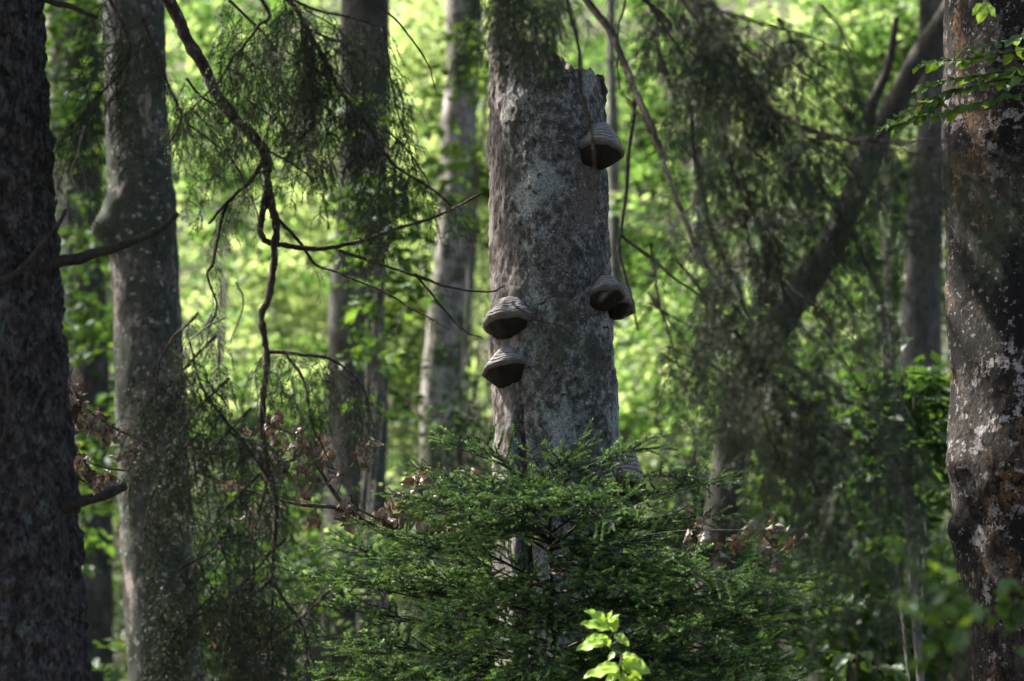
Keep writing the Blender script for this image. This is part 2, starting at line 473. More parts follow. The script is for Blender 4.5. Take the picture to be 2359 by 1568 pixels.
# ------------------------------------------------------------------ trunks
def trunk(name, parent_args, rows, Y, ztop, mat, nth=48, dz=0.05, amp=0.01, freq=7.0, stretch=0.6, seed=1, lumps=(), rtop=0.55, octaves=4, ridged=False, wob=0.0):
    """rows: (py, left, right) edges in the photo; lumps: (theta deg, py, radius m, height m). Returns the thing, its foot, centre line function."""
    rows = sorted(rows, key=lambda r: -r[0])
    c = np.array([at((l + r) / 2, py, Y) for py, l, r in rows])
    R = np.array([(r - l) / 2 * mpp(Y) for py, l, r in rows])
    z = c[:, 2]
    sl = (c[1, 0] - c[0, 0]) / max(z[1] - z[0], 0.2)
    st = (c[-1, 0] - c[-2, 0]) / max(z[-1] - z[-2], 0.2)
    zg = float(gh(c[0, 0], Y)) - 0.1
    zz = np.concatenate([[zg, zg + 0.4, zg + 1.0], z, [max(ztop, z[-1] + 0.5)]])
    xx = np.concatenate([[c[0, 0] - np.clip(sl, -.2, .2) * (z[0] - q) * 0.6 for q in (zg, zg + 0.4, zg + 1.0)], c[:, 0], [c[-1, 0] + np.clip(st, -.3, .3) * (zz[-1] - z[-1]) * 0.5]])
    rr = np.concatenate([[R[0] * 1.7, R[0] * 1.3, R[0] * 1.12], R, [R[-1] * rtop]])
    o_ = np.argsort(zz)
    zz, xx, rr = zz[o_], xx[o_], rr[o_]
    z0, z1 = z.min() - 0.4, z.max() + 0.4
    Z = np.unique(np.concatenate([np.linspace(zz[0], z0, 8), np.arange(z0, z1, dz), np.linspace(z1, zz[-1], 16)]))
    def sm(a):
        b = np.interp(Z, zz, a)
        k = max(3, int(0.25 / dz) | 1)
        pad = np.pad(b, k // 2, mode='edge')
        return np.convolve(pad, np.ones(k) / k, 'valid')
    cx, r = sm(xx), sm(rr)
    th = np.arange(nth) * 2 * math.pi / nth
    A, ZZ = np.meshgrid(th, Z)
    RR = r[:, None] * np.ones_like(A)
    for (a, py, rad, h) in lumps:
        zl = at(0, py, Y)[2]
        da = (A - math.radians(a) + math.pi) % (2 * math.pi) - math.pi
        q = (da * RR) ** 2 + (ZZ - zl) ** 2
        RR = RR + h * np.exp(-q / (2 * rad * rad))
    if wob:
        RR = RR * (1 + wob * vnoise(np.stack([np.cos(A) * 1.3, np.sin(A) * 1.3, ZZ * 0.9], -1), seed + 50))
    p = np.stack([np.cos(A) * r.mean(), np.sin(A) * r.mean(), ZZ * stretch], -1) * freq
    nz = fbm(p, octaves, seed, 0.55)
    if ridged:
        nz = 0.5 - np.abs(nz) * 1.6
    RR = RR + amp * nz
    foot = np.array([cx[0], Y, zg + 0.1])
    v = np.stack([cx[:, None] + RR * np.sin(A), Y - RR * np.cos(A), ZZ], -1)      # theta 0 faces the camera, +90 right
    m = len(Z)
    i, j = np.meshgrid(np.arange(m - 1), np.arange(nth), indexing='ij')
    j2 = (j + 1) % nth
    f = np.stack([i * nth + j, i * nth + j2, (i + 1) * nth + j2, (i + 1) * nth + j], -1).reshape(-1, 4)
    if isinstance(parent_args, tuple):
        t = thing(*parent_args[:3], loc=foot, group=parent_args[3] if len(parent_args) > 3 else None)
    else:
        t = parent_args
    part('trunk', mesh(name, (v - foot).reshape(-1, 3), f, [mat]), t)
    return t, foot, (np.interp(zz[-1], Z, cx), Y, zz[-1], r[-1])

# sun shafts: holes in the canopy through which the sun reaches given places
SHAFTS = []
def shaft(p, r):
    SHAFTS.append((np.array(p, float), r))
def keep_out(p):
    k = np.ones(len(p), bool)
    for q, r in SHAFTS:
        w = p - q
        s = w @ TO_SUN
        dist = np.linalg.norm(w - s[:, None] * TO_SUN, axis=1)
        k &= ~((dist < r) & (s > 0))
    return k

def shade_crown(t, top, rx, ry, rz, cz, n, seed, mat='leaf_dark', L=0.13, tint=0.4, cx=None, cy=None):
    """unseen foliage overhead, placed for the shade it throws: limbs out of the trunk top and leaves hung through its volume"""
    rng = np.random.default_rng(seed)
    x0 = top[0] if cx is None else cx
    y0 = top[1] if cy is None else cy
    base = np.array(t.location)
    u = norm(rng.normal(size=(n, 3))) * rng.uniform(0.25, 1, (n, 1)) ** 0.5
    c = np.array([x0, y0, cz]) + u * [rx, ry, rz]
    nz = vnoise(c * 0.45, seed)
    c = c[nz > -0.30]
    a = Acc()
    leafmass(a, c, rng, per=24, spray_r=0.65, L=L, tilt=0.5, tint=tint, keep=keep_out)
    a.v = [x - base for x in a.v]
    part('shade_crown', a.build('shade_crown', [M[mat]], False), t)
    b = Acc()
    for k in range(9):
        q = c[rng.integers(len(c))]
        s = np.array([top[0], top[1], top[2] - rng.uniform(0, 2)])
        mid = (s + q) / 2 + [0, 0, 0.4]
        v, f = tube(catmull([s, mid, q], 6), np.linspace(top[3] * 0.6, 0.02, 13), 6)
        b.add(v - base, f)
    part('limbs', b.build('limbs', [M['far_bark']]), t)

# ------------------------------------------------------------------ shoots of needles (shared meshes)
def hanging_shoot(rng, dens=1.0, side=0.10, L=0.5, sag=1.0, bare=False):
    a = Acc()
    n = 9
    t = np.linspace(0, 1, n)
    wig = np.cumsum(rng.normal(0, 0.012, (n, 3)), 0)
    ax = np.stack([0.36 * L * t * (1.25 - 0.6 * t * sag), 0 * t, -L * (0.15 * t + 0.85 * t ** 1.35) * sag], 1) + wig
    v, f = tube(ax, np.linspace(0.0032, 0.0010, n), 4)
    a.add(v, f, 0, 0.5)
    B, D, T = [], [], []
    def grow(path, tint):
        seg = np.linalg.norm(np.diff(path, axis=0), axis=1).sum()
        k = max(3, int(seg / 0.0024 * dens))
        s = rng.uniform(0.08, 1, k)
        idx = s * (len(path) - 1)
        i = np.minimum(idx.astype(int), len(path) - 2)
        q = (idx - i)[:, None]
        B.append(path[i] * (1 - q) + path[i + 1] * q)
        D.append(norm(path[i + 1] - path[i]))
        T.append(np.full(k, tint))
    grow(ax[4:], 0.6)
    m = int(rng.integers(20, 30))
    for k in range(m):
        u = rng.uniform(0.08, 0.98)
        i = min(int(u * (n - 1)), n - 2)
        p0 = ax[i] + (ax[i + 1] - ax[i]) * (u * (n - 1) - i)
        ang = rng.uniform(0, 2 * math.pi)
        ln = side * rng.uniform(0.5, 1.6) * (1.15 - 0.6 * u)
        d = np.array([math.cos(ang) * 0.75 + 0.25, math.sin(ang) * 0.75, -0.45])
        e = p0 + d * ln * 0.55
        g = e + np.array([d[0] * 0.3, d[1] * 0.3, -0.75]) * ln * 0.6
        path = catmull([p0, e, g], 3)
        v, f = tube(path, np.linspace(0.0018, 0.0007, len(path)), 3)
        a.add(v, f, 0, 0.5)
        grow(path, rng.uniform(0.25, 0.75))
    if not bare:
        needles(a, np.vstack(B), np.vstack(D), rng, 0.0135, 0.0042, 1, np.concatenate(T), 1.0, 0.6)
    return a

def flat_shoot(rng, L=0.27):
    """a young, flat, forward pointing spray along +X"""
    a = Acc()
    n = 6
    t = np.linspace(0, 1, n)
    ax = np.stack([L * t, 0.02 * np.sin(t * 3) * rng.normal(), 0.03 * t - 0.05 * t * t + 0 * t], 1)
    v, f = tube(ax, np.linspace(0.0028, 0.0011, n), 4)
    a.add(v, f, 0, 0.5)
    B, D, T = [], [], []
    def grow(path, t0, t1):
        seg = np.linalg.norm(np.diff(path, axis=0), axis=1).sum()
        k = max(4, int(seg / 0.0008))
        s = rng.uniform(0.03, 1, k)
        idx = s * (len(path) - 1)
        i = np.minimum(idx.astype(int), len(path) - 2)
        q = (idx - i)[:, None]
        B.append(path[i] * (1 - q) + path[i + 1] * q)
        D.append(norm(path[i + 1] - path[i]))
        T.append(t0 + (t1 - t0) * s)
    grow(ax, 0.0, 1.1)
    for k in range(7):
        u = 0.06 + 0.82 * k / 7
        sgn = 1 if k % 2 else -1
        i = min(int(u * (n - 1)), n - 2)
        p0 = ax[i] + (ax[i + 1] - ax[i]) * (u * (n - 1) - i)
        ln = L * (0.62 - 0.40 * u) * rng.uniform(0.7, 1.2)
        an = sgn * rng.uniform(0.6, 0.95)
        d = np.array([math.cos(an), math.sin(an), rng.normal(0.02, 0.18)])
        path = np.array([p0, p0 + d * ln * 0.5, p0 + d * ln + [ln * 0.08, 0, rng.normal(0, 0.01)]])
        v, f = tube(path, [0.0016, 0.0012, 0.0008], 3)
        a.add(v, f, 0, 0.5)
        grow(path, 0.05, 1.15)
    needles(a, np.vstack(B), np.vstack(D), rng, 0.0125, 0.0048, 1, np.concatenate(T), 0.95, 0.8, 0.6)
    return a

_r = np.random.default_rng(3)
SHOOT = {'dense': [hanging_shoot(_r, 1.5, 0.14).build('shoot', [M['twig'], M['needle']], False) for _ in range(10)],
         'lace': [hanging_shoot(_r, 0.8, 0.13).build('shoot', [M['twig'], M['needle']], False) for _ in range(10)],
         'mid': [hanging_shoot(_r, 0.85, 0.15).build('shoot', [M['twig'], M['needle']], False) for _ in range(10)],
         'bare': [hanging_shoot(_r, 0.75, 0.09, bare=True).build('shoot', [M['dead_twig']], False) for _ in range(5)],
         'flat': [flat_shoot(_r).build('shoot', [M['twig'], M['needle_y']], False) for _ in range(10)]}

def place(me, name, parent, world, rot, sc):
    o = bpy.data.objects.new(name, me)
    COL.objects.link(o)
    o.parent = parent
    o.location = [float(c) for c in np.asarray(world) - wloc(parent)]
    o.rotation_euler = rot
    o.scale = (sc, sc, sc) if isinstance(sc, (int, float)) else sc
    return o

OPEN = [(1328, 1442, 270, 400), (1108, 1240, 675, 910), (1350, 1460, 625, 735)]      # nothing hangs before the fungi

def bough(tree, pts, Y, w, kind=None, step=0.07, size=(0.6, 1.2), start=0.0, rng=RNG, mat='twig', root=None, name='bough', end=1.0, jitter=0.02, spread=0.05):
    """a stem through photo points (px, py[, Y]) that carries hanging shoots"""
    n = len(pts)
    Ys = np.linspace(Y[0], Y[1], n) if isinstance(Y, tuple) else np.full(n, Y)
    P = [at(p[0], p[1], p[2] if len(p) > 2 else Ys[k]) for k, p in enumerate(pts)]
    W = list(np.linspace(w[0], w[1], n) * mpp(Ys.mean()) / 2)
    if root is not None:
        P = list(root) + P
        W = [W[0] * 1.25] * len(root) + W
    path = catmull(P, 7)
    rad = np.interp(np.linspace(0, 1, len(path)), np.linspace(0, 1, len(W)), W)
    dev = np.cumsum(rng.normal(0, 0.0014, path.shape), 0)
    path = path + dev - np.linspace(0, 1, len(path))[:, None] * dev[-1]
    v, f = tube(path, rad * (1 + 0.09 * rng.normal(size=len(path))), 7)
    org = path[0]
    o = part(name, mesh(name, v - org, f, [M[mat]]), tree, world=org)
    if kind:
        s = np.concatenate([[0], np.cumsum(np.linalg.norm(np.diff(path, axis=0), axis=1))])
        off = 0 if root is None else s[7 * len(root)]
        q = off + (s[-1] - off) * start
        stop = off + (s[-1] - off) * end
        while q < stop:
            p = np.array([np.interp(q, s, path[:, k]) for k in range(3)]) + rng.normal(0, 0.004, 3)
            me = SHOOT[kind][rng.integers(len(SHOOT[kind]))]
            sz = float(rng.uniform(*size))
            x0, y0 = seen(p)
            x1, y1 = seen(p - np.array([0, 0, 0.55 * sz]))
            mg = 190 * sz
            clear = all(x0 + mg < l or x0 - mg > r or y1 < t or y0 - 20 > b for l, r, t, b in OPEN) or name == 'sprig'
            rot = (rng.normal(0, 0.15), rng.normal(0, 0.22), rng.uniform(0, 6.28))
            if clear:
                place(me, 'shoot', o, p, rot, sz)
            q += step * rng.uniform(0.5, 1.5)
    return o

# ------------------------------------------------------------------ the near trees
SPA, SPAf, SPAt = trunk('spruce_trunk', ('spruce_tree', 'large dark spruce at the left edge with rough lichen flecked bark and broken branch stubs', 'spruce tree'),
    [(0, -230, 97), (250, -238, 112), (600, -243, 132), (1000, -255, 160), (1300, -262, 184), (1568, -270, 206)], 15.0, 24, M['spruce'], nth=170, dz=0.012, amp=0.022, freq=24, stretch=0.6, seed=4, rtop=0.3, ridged=False, octaves=4)
BL, BLf, BLt = trunk('beech_trunk', ('beech_tree', 'mottled grey beech trunk with a burr, second from the left edge', 'beech tree'),
    [(0, 232, 380), (250, 243, 388), (500, 252, 408), (650, 258, 412), (800, 264, 420), (1100, 272, 436), (1300, 282, 448), (1568, 298, 470)], 24.0, 17, M['beech_l'], nth=90, dz=0.025, amp=0.010, freq=9, seed=9,
    lumps=[(-72, 535, 0.075, 0.11), (-60, 480, 0.09, 0.04), (20, 880, 0.2, 0.02)])
BR, BRf, BRt = trunk('beech_trunk', ('beech_tree', 'big black and white blotched beech at the right edge with leafy twigs before it', 'beech tree'),
    [(0, 2178, 2500), (150, 2176, 2502), (300, 2172, 2505), (500, 2178, 2510), (700, 2184, 2516), (900, 2192, 2522), (1080, 2186, 2530), (1300, 2205, 2538), (1568, 2236, 2560)], 17.2, 17, M['beech_r'], nth=150, dz=0.016, amp=0.012, freq=6, seed=21,
    lumps=[(-65, 1075, 0.07, 0.05), (-30, 1100, 0.14, 0.06), (-75, 1225, 0.06, 0.05), (-45, 1200, 0.05, -0.03), (-40, 360, 0.2, 0.03), (-20, 900, 0.12, 0.03)], wob=0.05)

# ------------------------------------------------------------------ the broken trunk
SY = 18.0
def build_snag():
    rows = [(185, 1126, 1393), (250, 1124, 1395), (300, 1121, 1397), (380, 1125, 1398), (450, 1128, 1400), (650, 1132, 1411), (800, 1133, 1417), (950, 1136, 1421), (1080, 1138, 1424), (1300, 1140, 1434), (1568, 1142, 1444)]
    c = np.array([at((l + r) / 2, py, SY) for py, l, r in rows])
    R = np.array([(r - l) / 2 * mpp(SY) for py, l, r in rows])
    zg = float(gh(c[-1, 0], SY))
    foot = np.array([c[-1, 0], SY, zg])
    zr = np.concatenate([[zg - 0.1, zg + 0.35, zg + 1.0], c[::-1, 2], [c[0, 2] + 1]])
    xr = np.concatenate([[c[-1, 0]] * 3, c[::-1, 0], [c[0, 0]]])
    rr = np.concatenate([[R[-1] * 1.7, R[-1] * 1.3, R[-1] * 1.08], R[::-1], [R[0]]])
    nth = 220
    th = -math.pi + np.arange(nth) * 2 * math.pi / nth          # 0 faces the camera, + to the right
    deg = np.degrees(th)
    top_py = np.interp(deg, [-180, -130, -95, -75, -50, -35, -22, -8, 10, 60, 80, 95, 110, 180], [70, 45, 95, 70, 40, 80, 128, 178, 186, 180, 176, 188, 205, 70])
    ztop = np.array([at(0, p, SY)[2] for p in top_py]) + 0.022 * fbm(np.stack([np.cos(th) * 8, np.sin(th) * 8, 0 * th], -1), 4, 3) + 0.007 * vnoise(np.stack([th * 3.5, 0 * th, 0 * th], -1), 77)
    nv = 330
    zb = zg - 0.1
    u = np.concatenate([np.linspace(0, 0.55, 40, endpoint=False), np.linspace(0.55, 1, nv - 40)])
    Z = zb + (ztop[None] - zb) * u[:, None]
    A = np.broadcast_to(th[None], Z.shape)
    cx = np.interp(Z, zr, xr)
    RR = np.interp(Z, zr, rr)
    zf0, zf1 = at(0, 840, SY)[2], at(0, 1080, SY)[2]
    # the seam between the left ridge and the body, deeper downwards
    fur = np.clip((zf0 - Z) / (zf0 - zf1), 0, 1.4)
    ac = np.radians(-33 - 2 * np.sin(Z * 5))
    da = (A - ac) * RR
    RR = RR - 0.055 * fur * np.exp(-(da / 0.020) ** 2) + 0.015 * np.clip(fur, 0, 1) * np.exp(-((da + 0.05) / 0.035) ** 2)
    # slow waves, plates and pits of the bark
    p = np.stack([np.cos(A) * 0.31, np.sin(A) * 0.31, Z], -1)
    RR = RR + 0.008 * vnoise(p * [3, 3, 2.0], 4) + 0.011 * fbm(p * [13, 13, 8], 4, 8, 0.6) + 0.004 * fbm(p * [60, 60, 40], 2, 2)
    pit = fbm(p * [9, 9, 6], 3, 31)
    RR = RR - 0.016 * np.clip(pit - 0.45, 0, 1)
    v = np.stack([cx + RR * np.sin(A), SY - RR * np.cos(A), Z], -1) - foot
    i, j = np.meshgrid(np.arange(nv - 1), np.arange(nth), indexing='ij')
    j2 = (j + 1) % nth
    f = np.stack([i * nth + j, i * nth + j2, (i + 1) * nth + j2, (i + 1) * nth + j], -1).reshape(-1, 4)
    jj = f[:, 0] % nth
    zz = (v.reshape(-1, 3) + foot)[f[:, 0], 2]
    edge = -46 + 9 * np.sin(zz * 3.1) + 7 * vnoise(np.stack([zz * 4, zz * 0, zz * 0], -1), 2) + np.clip((zf0 - zz) * 14, 0, 12)
    strip = (deg[jj] < edge) & (deg[jj] > -120)
    t = thing('broken_trunk', 'tall grey broken off beech trunk carrying bracket fungi, behind the young spruce', 'tree trunk', foot)
    part('trunk', mesh('broken_trunk', v.reshape(-1, 3), f, [M['snag'], M['snag_strip']], strip.astype(int)), t)
    # splintered wood inside the break
    rings = 7
    rim = v[-1] + 0
    cen = np.array([cx[-1].mean() - foot[0], 0, at(0, 200, SY)[2] - foot[2]])
    W = [rim]
    for k in range(1, rings):
        s = 1 - k / (rings - 1)
        q = cen + (rim - cen) * np.array([s, s, s ** 1.6]) 
        q[:, 2] += -0.05 * (1 - s) ** 0.5 + 0.03 * (0.5 + 0.5 * np.sin(k)) * fbm(np.stack([q[:, 0] * 26, q[:, 1] * 26, q[:, 0] * 0 + k], -1), 2, 6)
        W.append(q)
    W = np.vstack(W)
    W[:nth] *= [0.997, 0.997, 1]
    i, j = np.meshgrid(np.arange(rings - 1), np.arange(nth), indexing='ij')
    j2 = (j + 1) % nth
    f = np.stack([i * nth + j, i * nth + j2, (i + 1) * nth + j2, (i + 1) * nth + j], -1).reshape(-1, 4)
    part('splintered_wood', mesh('splintered_wood', W, f, [M['wood']], smooth=False), t)
    # a curl of dark bark standing off the right edge of the break
    a = Acc()
    q = [at(1385, 172, SY - 0.1), at(1396, 205, SY - 0.07), at(1391, 240, SY - 0.05), at(1397, 290, SY - 0.02)]
    pth = catmull(q, 5)
    wv = 0.022 + 0.012 * np.sin(np.arange(len(pth)) * 1.7)
    L_ = pth + np.stack([-wv, -0.02 + 0 * wv, 0 * wv], 1)
    R_ = pth + np.stack([wv * 0.4, 0.06 + 0 * wv, 0 * wv], 1)
    vv = np.vstack([L_, pth, R_, R_ - [0.012, 0.004, 0], pth - [0.012, -0.008, 0], L_ + [0.0, 0.012, 0]]) - foot
    n = len(pth)
    ff = [[a_ * n + k, a_ * n + k + 1, ((a_ + 1) % 6) * n + k + 1, ((a_ + 1) % 6) * n + k] for a_ in range(6) for k in range(n - 1)]
    part('bark_shard', mesh('bark_shard', vv, ff, [M['dark_limb']]), t)
    def surface(px, py):
        z = at(px, py, SY)[2]
        x0, r0 = np.interp(z, zr, xr), np.interp(z, zr, rr)
        return x0, r0
    return surface
SURF = build_snag()

# ------------------------------------------------------------------ bracket fungi
def fungus(label, l, r, ytop, yrim, ybot, seed, depth=1.0, tilt=0.0, ax=None, lift=0.36, dy=0.0):
    """hoof shaped bracket: l, r sides, top of the cap, rim and lowest point of the underside, in the photo"""
    rng = np.random.default_rng(seed)
    s = mpp(SY)
    cxp = (l + r) / 2 if ax is None else ax
    x0, r0 = SURF(cxp, yrim)
    X = at(cxp, yrim, SY)[0]
    si = np.clip((X - x0) / r0, -0.985, 0.985)
    phi = math.asin(si)
    R = (r - l) / 2 * s
    Yc = SY - r0 * math.cos(phi) + 0.01 + dy
    zt, zr_, zb = at(cxp, ytop, Yc)[2], at(cxp, yrim, Yc)[2], at(cxp, ybot, Yc)[2]
    X = at((l + r) / 2, yrim, Yc)[0]
    org = np.array([X, Yc, zr_])
    h, dn = zt - zr_, zb - zr_
    n = 72
    th = np.arange(n) * 2 * math.pi / n
    # cap: from the top of the hoof out to the rim with growth bands, then the rounded lip
    k = 46
    t = np.linspace(0, 1, k)
    rad = 0.36 + 0.64 * t ** 0.95
    zz = h * 0.93 * (1 - t ** 1.2)
    band = 0.013 * np.sin(t * 21.0 + seed + 2 * np.sin(t * 7 + seed)) + 0.008 * np.sin(t * 47 + seed)
    rad = rad * (1 + band * np.clip(t * 3, 0, 1))
    lip_t = np.linspace(0.15, 1, 6)
    rad = np.concatenate([[0.001, 0.20, 0.30], rad, 1.03 - 0.16 * lip_t ** 2])
    zz = np.concatenate([[h * 1.0, h * 0.99, h * 0.965], zz, -0.16 * R * np.sin(lip_t * 1.5)])
    tt = np.concatenate([[0, 0, 0], t, np.linspace(0.97, 1, 6)])
    G = len(rad)
    Rm, Tm = np.meshgrid(rad, th, indexing='ij')
    Zm = np.repeat(zz[:, None], n, 1)
    nz = fbm(np.stack([np.cos(Tm) * 1.4 + seed, np.sin(Tm) * 1.4, Zm / R * 1.2], -1), 3, seed)
    nf = fbm(np.stack([np.cos(Tm) * Rm * 7 + seed, np.sin(Tm) * Rm * 7, Zm / R * 9], -1), 3, seed + 5)
    rr = R * Rm * (1 + 0.11 * nz + 0.022 * nf)
    v = np.stack([np.sin(Tm) * rr, -np.cos(Tm) * rr * depth, Zm + 0.06 * R * nz * Rm + (tilt * np.sin(Tm) + lift * np.cos(Tm)) * rr * np.clip(Rm, 0, 1) ** 1.5], -1)
    i, j = np.meshgrid(np.arange(G - 1), np.arange(n), indexing='ij')
    j2 = (j + 1) % n
    f = np.stack([i * n + j, (i + 1) * n + j, (i + 1) * n + j2, i * n + j2], -1).reshape(-1, 4)
    tg = thing('bracket_fungus', label, 'fungus', org, 'bracket fungi on the broken trunk')
    part('cap', mesh('fungus_cap', v.reshape(-1, 3), f, [M['fungus']], tint=np.repeat(tt, n)), tg)
    # the brown pore side, drawn down and back to the trunk
    g = 14
    u = np.linspace(0, 1, g)
    edge = v[-1]
    dirb = np.array([-math.sin(phi), math.cos(phi)])
    pts = []
    for q in u:
        sc = 1 - 0.80 * q ** 1.8
        ring = edge.copy()
        ring[:, 0] = edge[:, 0] * sc * 0.999 + dirb[0] * R * 0.75 * q ** 1.2
        ring[:, 1] = edge[:, 1] * sc * 0.999 + dirb[1] * R * 0.75 * q ** 1.2
        ring[:, 2] = edge[:, 2] * (1 - q) + dn * math.sin(q * math.pi / 2) ** 1.1 + 0.004 * fbm(ring * 40, 2, seed)
        pts.append(ring)
    W = np.vstack(pts)
    i, j = np.meshgrid(np.arange(g - 1), np.arange(n), indexing='ij')
    j2 = (j + 1) % n
    f = np.stack([i * n + j, (i + 1) * n + j, (i + 1) * n + j2, i * n + j2], -1).reshape(-1, 4)
    part('pore_surface', mesh('pore_surface', W, f, [M['pores']]), tg)

fungus('banded grey bracket fungus highest on the broken trunk, at its right edge', 1334, 1437, 283, 346, 384, 2, tilt=-0.08, dy=-0.10)
fungus('broad banded bracket fungus on the left side, upper of the close pair', 1116, 1236, 685, 745, 784, 5, tilt=0.02)
fungus('banded bracket fungus on the left side, lower of the close pair', 1117, 1225, 800, 850, 893, 8, tilt=0.2, lift=0.30)
fungus('bracket fungus halfway down the right edge, half hiding another', 1354, 1440, 634, 680, 712, 12, tilt=0.05, dy=-0.09)
fungus('darker small bracket fungus tucked behind another halfway down right edge', 1398, 1464, 652, 704, 734, 15, ax=1430, tilt=-0.25, dy=-0.04)
fungus('bulky bracket fungus low on the right edge, behind the young spruce tips', 1388, 1492, 1036, 1118, 1172, 19, depth=1.05, ax=1425, lift=0.4, dy=-0.09)

# ------------------------------------------------------------------ trees farther back
def far_tree(label, rows, Y, mat, ztop=14, group=None, lumps=(), seed=1, cr=None, name='beech_tree', **kw):
    t, foot, top = trunk('far_trunk', (name, label, 'beech tree', group), rows, Y, ztop, M[mat], nth=40, dz=0.07, amp=0.012, freq=5, seed=seed, lumps=lumps, **kw)
    FT.append((t, top, seed, cr))
    return t
FT = []
far_tree('shaded grey trunk in the gap between the dark spruce and the burred beech', [(0, 112, 226), (400, 116, 236), (800, 122, 250), (1200, 124, 256), (1568, 128, 262)], 34, 'mossy_bark', seed=3)
far_tree('mossy grey trunk standing left of the pale sunlit trunk', [(0, 786, 900), (400, 781, 896), (600, 772, 884), (750, 760, 880), (950, 755, 893), (1250, 742, 893), (1568, 735, 895)], 30, 'mossy_bark', seed=5,
         lumps=[(70, 865, 0.07, 0.05), (60, 930, 0.10, 0.03), (-70, 700, 0.2, 0.02)], wob=0.06)
far_tree('pale trunk with a bright sunlit left edge, left of the broken trunk', [(0, 1028, 1112), (200, 1024, 1105), (400, 1012, 1092), (600, 998, 1084), (720, 984, 1072), (900, 972, 1060), (1080, 965, 1060), (1400, 955, 1055)], 36, 'pale_bark', seed=7, lumps=[(60, 360, 0.10, 0.03)], wob=0.05)
far_tree('broken off slim grey trunk low on the right, under the hanging spruce boughs', [(1100, 1905, 1962), (1180, 1902, 1964), (1300, 1900, 1965), (1568, 1898, 1968)], 33, 'mossy_bark', ztop=0.0, seed=11)
far_tree('dim grey trunk just left of the blotched beech', [(0, 2118, 2178), (300, 2110, 2176), (600, 2085, 2170), (900, 2068, 2168), (1200, 2055, 2165), (1568, 2050, 2168)], 31, 'mossy_bark', seed=13)
far_tree('thin pale trunk peeping out right of the broken trunk', [(300, 1398, 1424), (700, 1406, 1434), (1000, 1422, 1452), (1568, 1430, 1462)], 40, 'far_bark', seed=17)
far_tree('short dark trunk low in the gap left of the mossy trunk', [(900, 695, 738), (1200, 698, 745), (1568, 700, 752)], 44, 'mossy_bark', seed=19, ztop=12)
far_tree('thin grey trunk in the background right of the fungus covered trunk', [(600, 1590, 1618), (1000, 1578, 1612), (1568, 1570, 1610)], 46, 'far_bark', seed=23)

def leaning():
    pts = [(1630, 1568), (1642, 1400), (1652, 1280), (1676, 1100), (1696, 970), (1738, 840), (1800, 735), (1868, 640), (1925, 545), (1968, 450), (2010, 350), (2062, 240), (2120, 130), (2200, 0), (2320, -200)]
    Y = 28.0
    P = [at(px, py, Y) for px, py in pts]
    foot = np.array([P[0][0] - 0.1, Y, float(gh(P[0][0], Y)) - 0.1])
    P = [foot, foot + (P[0] - foot) * 0.5] + P
    path = catmull(P, 6)
    s = mpp(Y)
    rad = np.interp(np.linspace(0, 1, len(path)), [0, 0.1, 0.5, 1], [62 * s, 48 * s, 38 * s, 20 * s])
    v, f = tube(path, rad, 20)
    c = np.repeat(path, 20, 0)
    d = v - c
    v = c + d * (1 + 0.10 * fbm(v * 5, 3, 5))[:, None]
    t = thing('beech_tree', 'dark crooked trunk leaning to the right behind the hanging spruce boughs', 'beech tree', foot)
    part('trunk', mesh('leaning_trunk', v - foot, f, [M['dark_limb']]), t)
    q = path[-22]
    lp = [at(2010, 350, Y), at(2006, 250, Y - 0.2), at(2045, 160, Y - 0.3), at(2065, 40, Y - 0.4)]
    v, f = tube(catmull(lp, 5), np.linspace(18 * s, 7 * s, 16), 8)
    part('limb', mesh('limb', v - foot, f, [M['dark_limb']]), t)
leaning()

# ------------------------------------------------------------------ the boughs of the left spruce
def root_of(px, py, Y, tree_f, Rt=0.28, lift=0.5):
    p = at(px, py, Y)
    b = np.array([tree_f[0] + 0.1, tree_f[1], p[2] + lift])
    return [b, (b + p) / 2 + [0, 0, 0.22 * lift]]

bA = lambda pts, w, kind=None, Y=15.5, **k: bough(SPA, pts, Y, w, kind, **k)
# the bare main bough with its forks
bA([(395, 0), (430, 80), (470, 150), (497, 212), (540, 272), (590, 322), (610, 358), (614, 395)], (30, 25), Y=15.6, root=root_of(395, 0, 15.6, SPAf))
bA([(612, 380), (612, 430), (603, 480), (598, 525), (601, 552), (622, 566), (655, 572), (720, 581), (780, 575), (860, 553), (930, 527), (1010, 495), (1110, 445)], (19, 6), 'lace', Y=15.6, start=0.5, step=0.10, size=(0.25, 0.5))
bA([(612, 380), (626, 450), (639, 512), (636, 560), (630, 620), (622, 680), (606, 715), (618, 780), (623, 830), (612, 900), (610, 980), (618, 1050), (632, 1120), (637, 1200), (632, 1290), (624, 1340)], (21, 11), 'lace', Y=(15.6, 15.4), start=0.45, step=0.11, size=(0.35, 0.8))
bA([(624, 1335), (628, 1420), (625, 1510), (640, 1600)], (9, 6), 'lace', Y=15.4, step=0.08, size=(0.4, 0.8))
bA([(624, 1335), (560, 1394), (490, 1429), (440, 1440)], (8, 4), 'lace', Y=15.4, step=0.06, size=(0.4, 0.9))
bA([(624, 1335), (655, 1385), (695, 1439), (725, 1540)], (9, 5), 'lace', Y=15.4, step=0.07, size=(0.4, 0.9))
bA([(613, 1114), (592, 1219), (575, 1374), (540, 1420)], (9, 5), 'lace', Y=15.35, step=0.09, size=(0.4, 0.8))
bA([(605, 372), (576, 420), (525, 465), (480, 515)], (13, 6), 'lace', Y=15.5, step=0.08, size=(0.3, 0.6))
bA([(525, 465), (505, 525), (492, 600), (480, 630), (500, 700), (480, 755)], (9, 4), 'lace', Y=15.5, step=0.08, size=(0.3, 0.6))
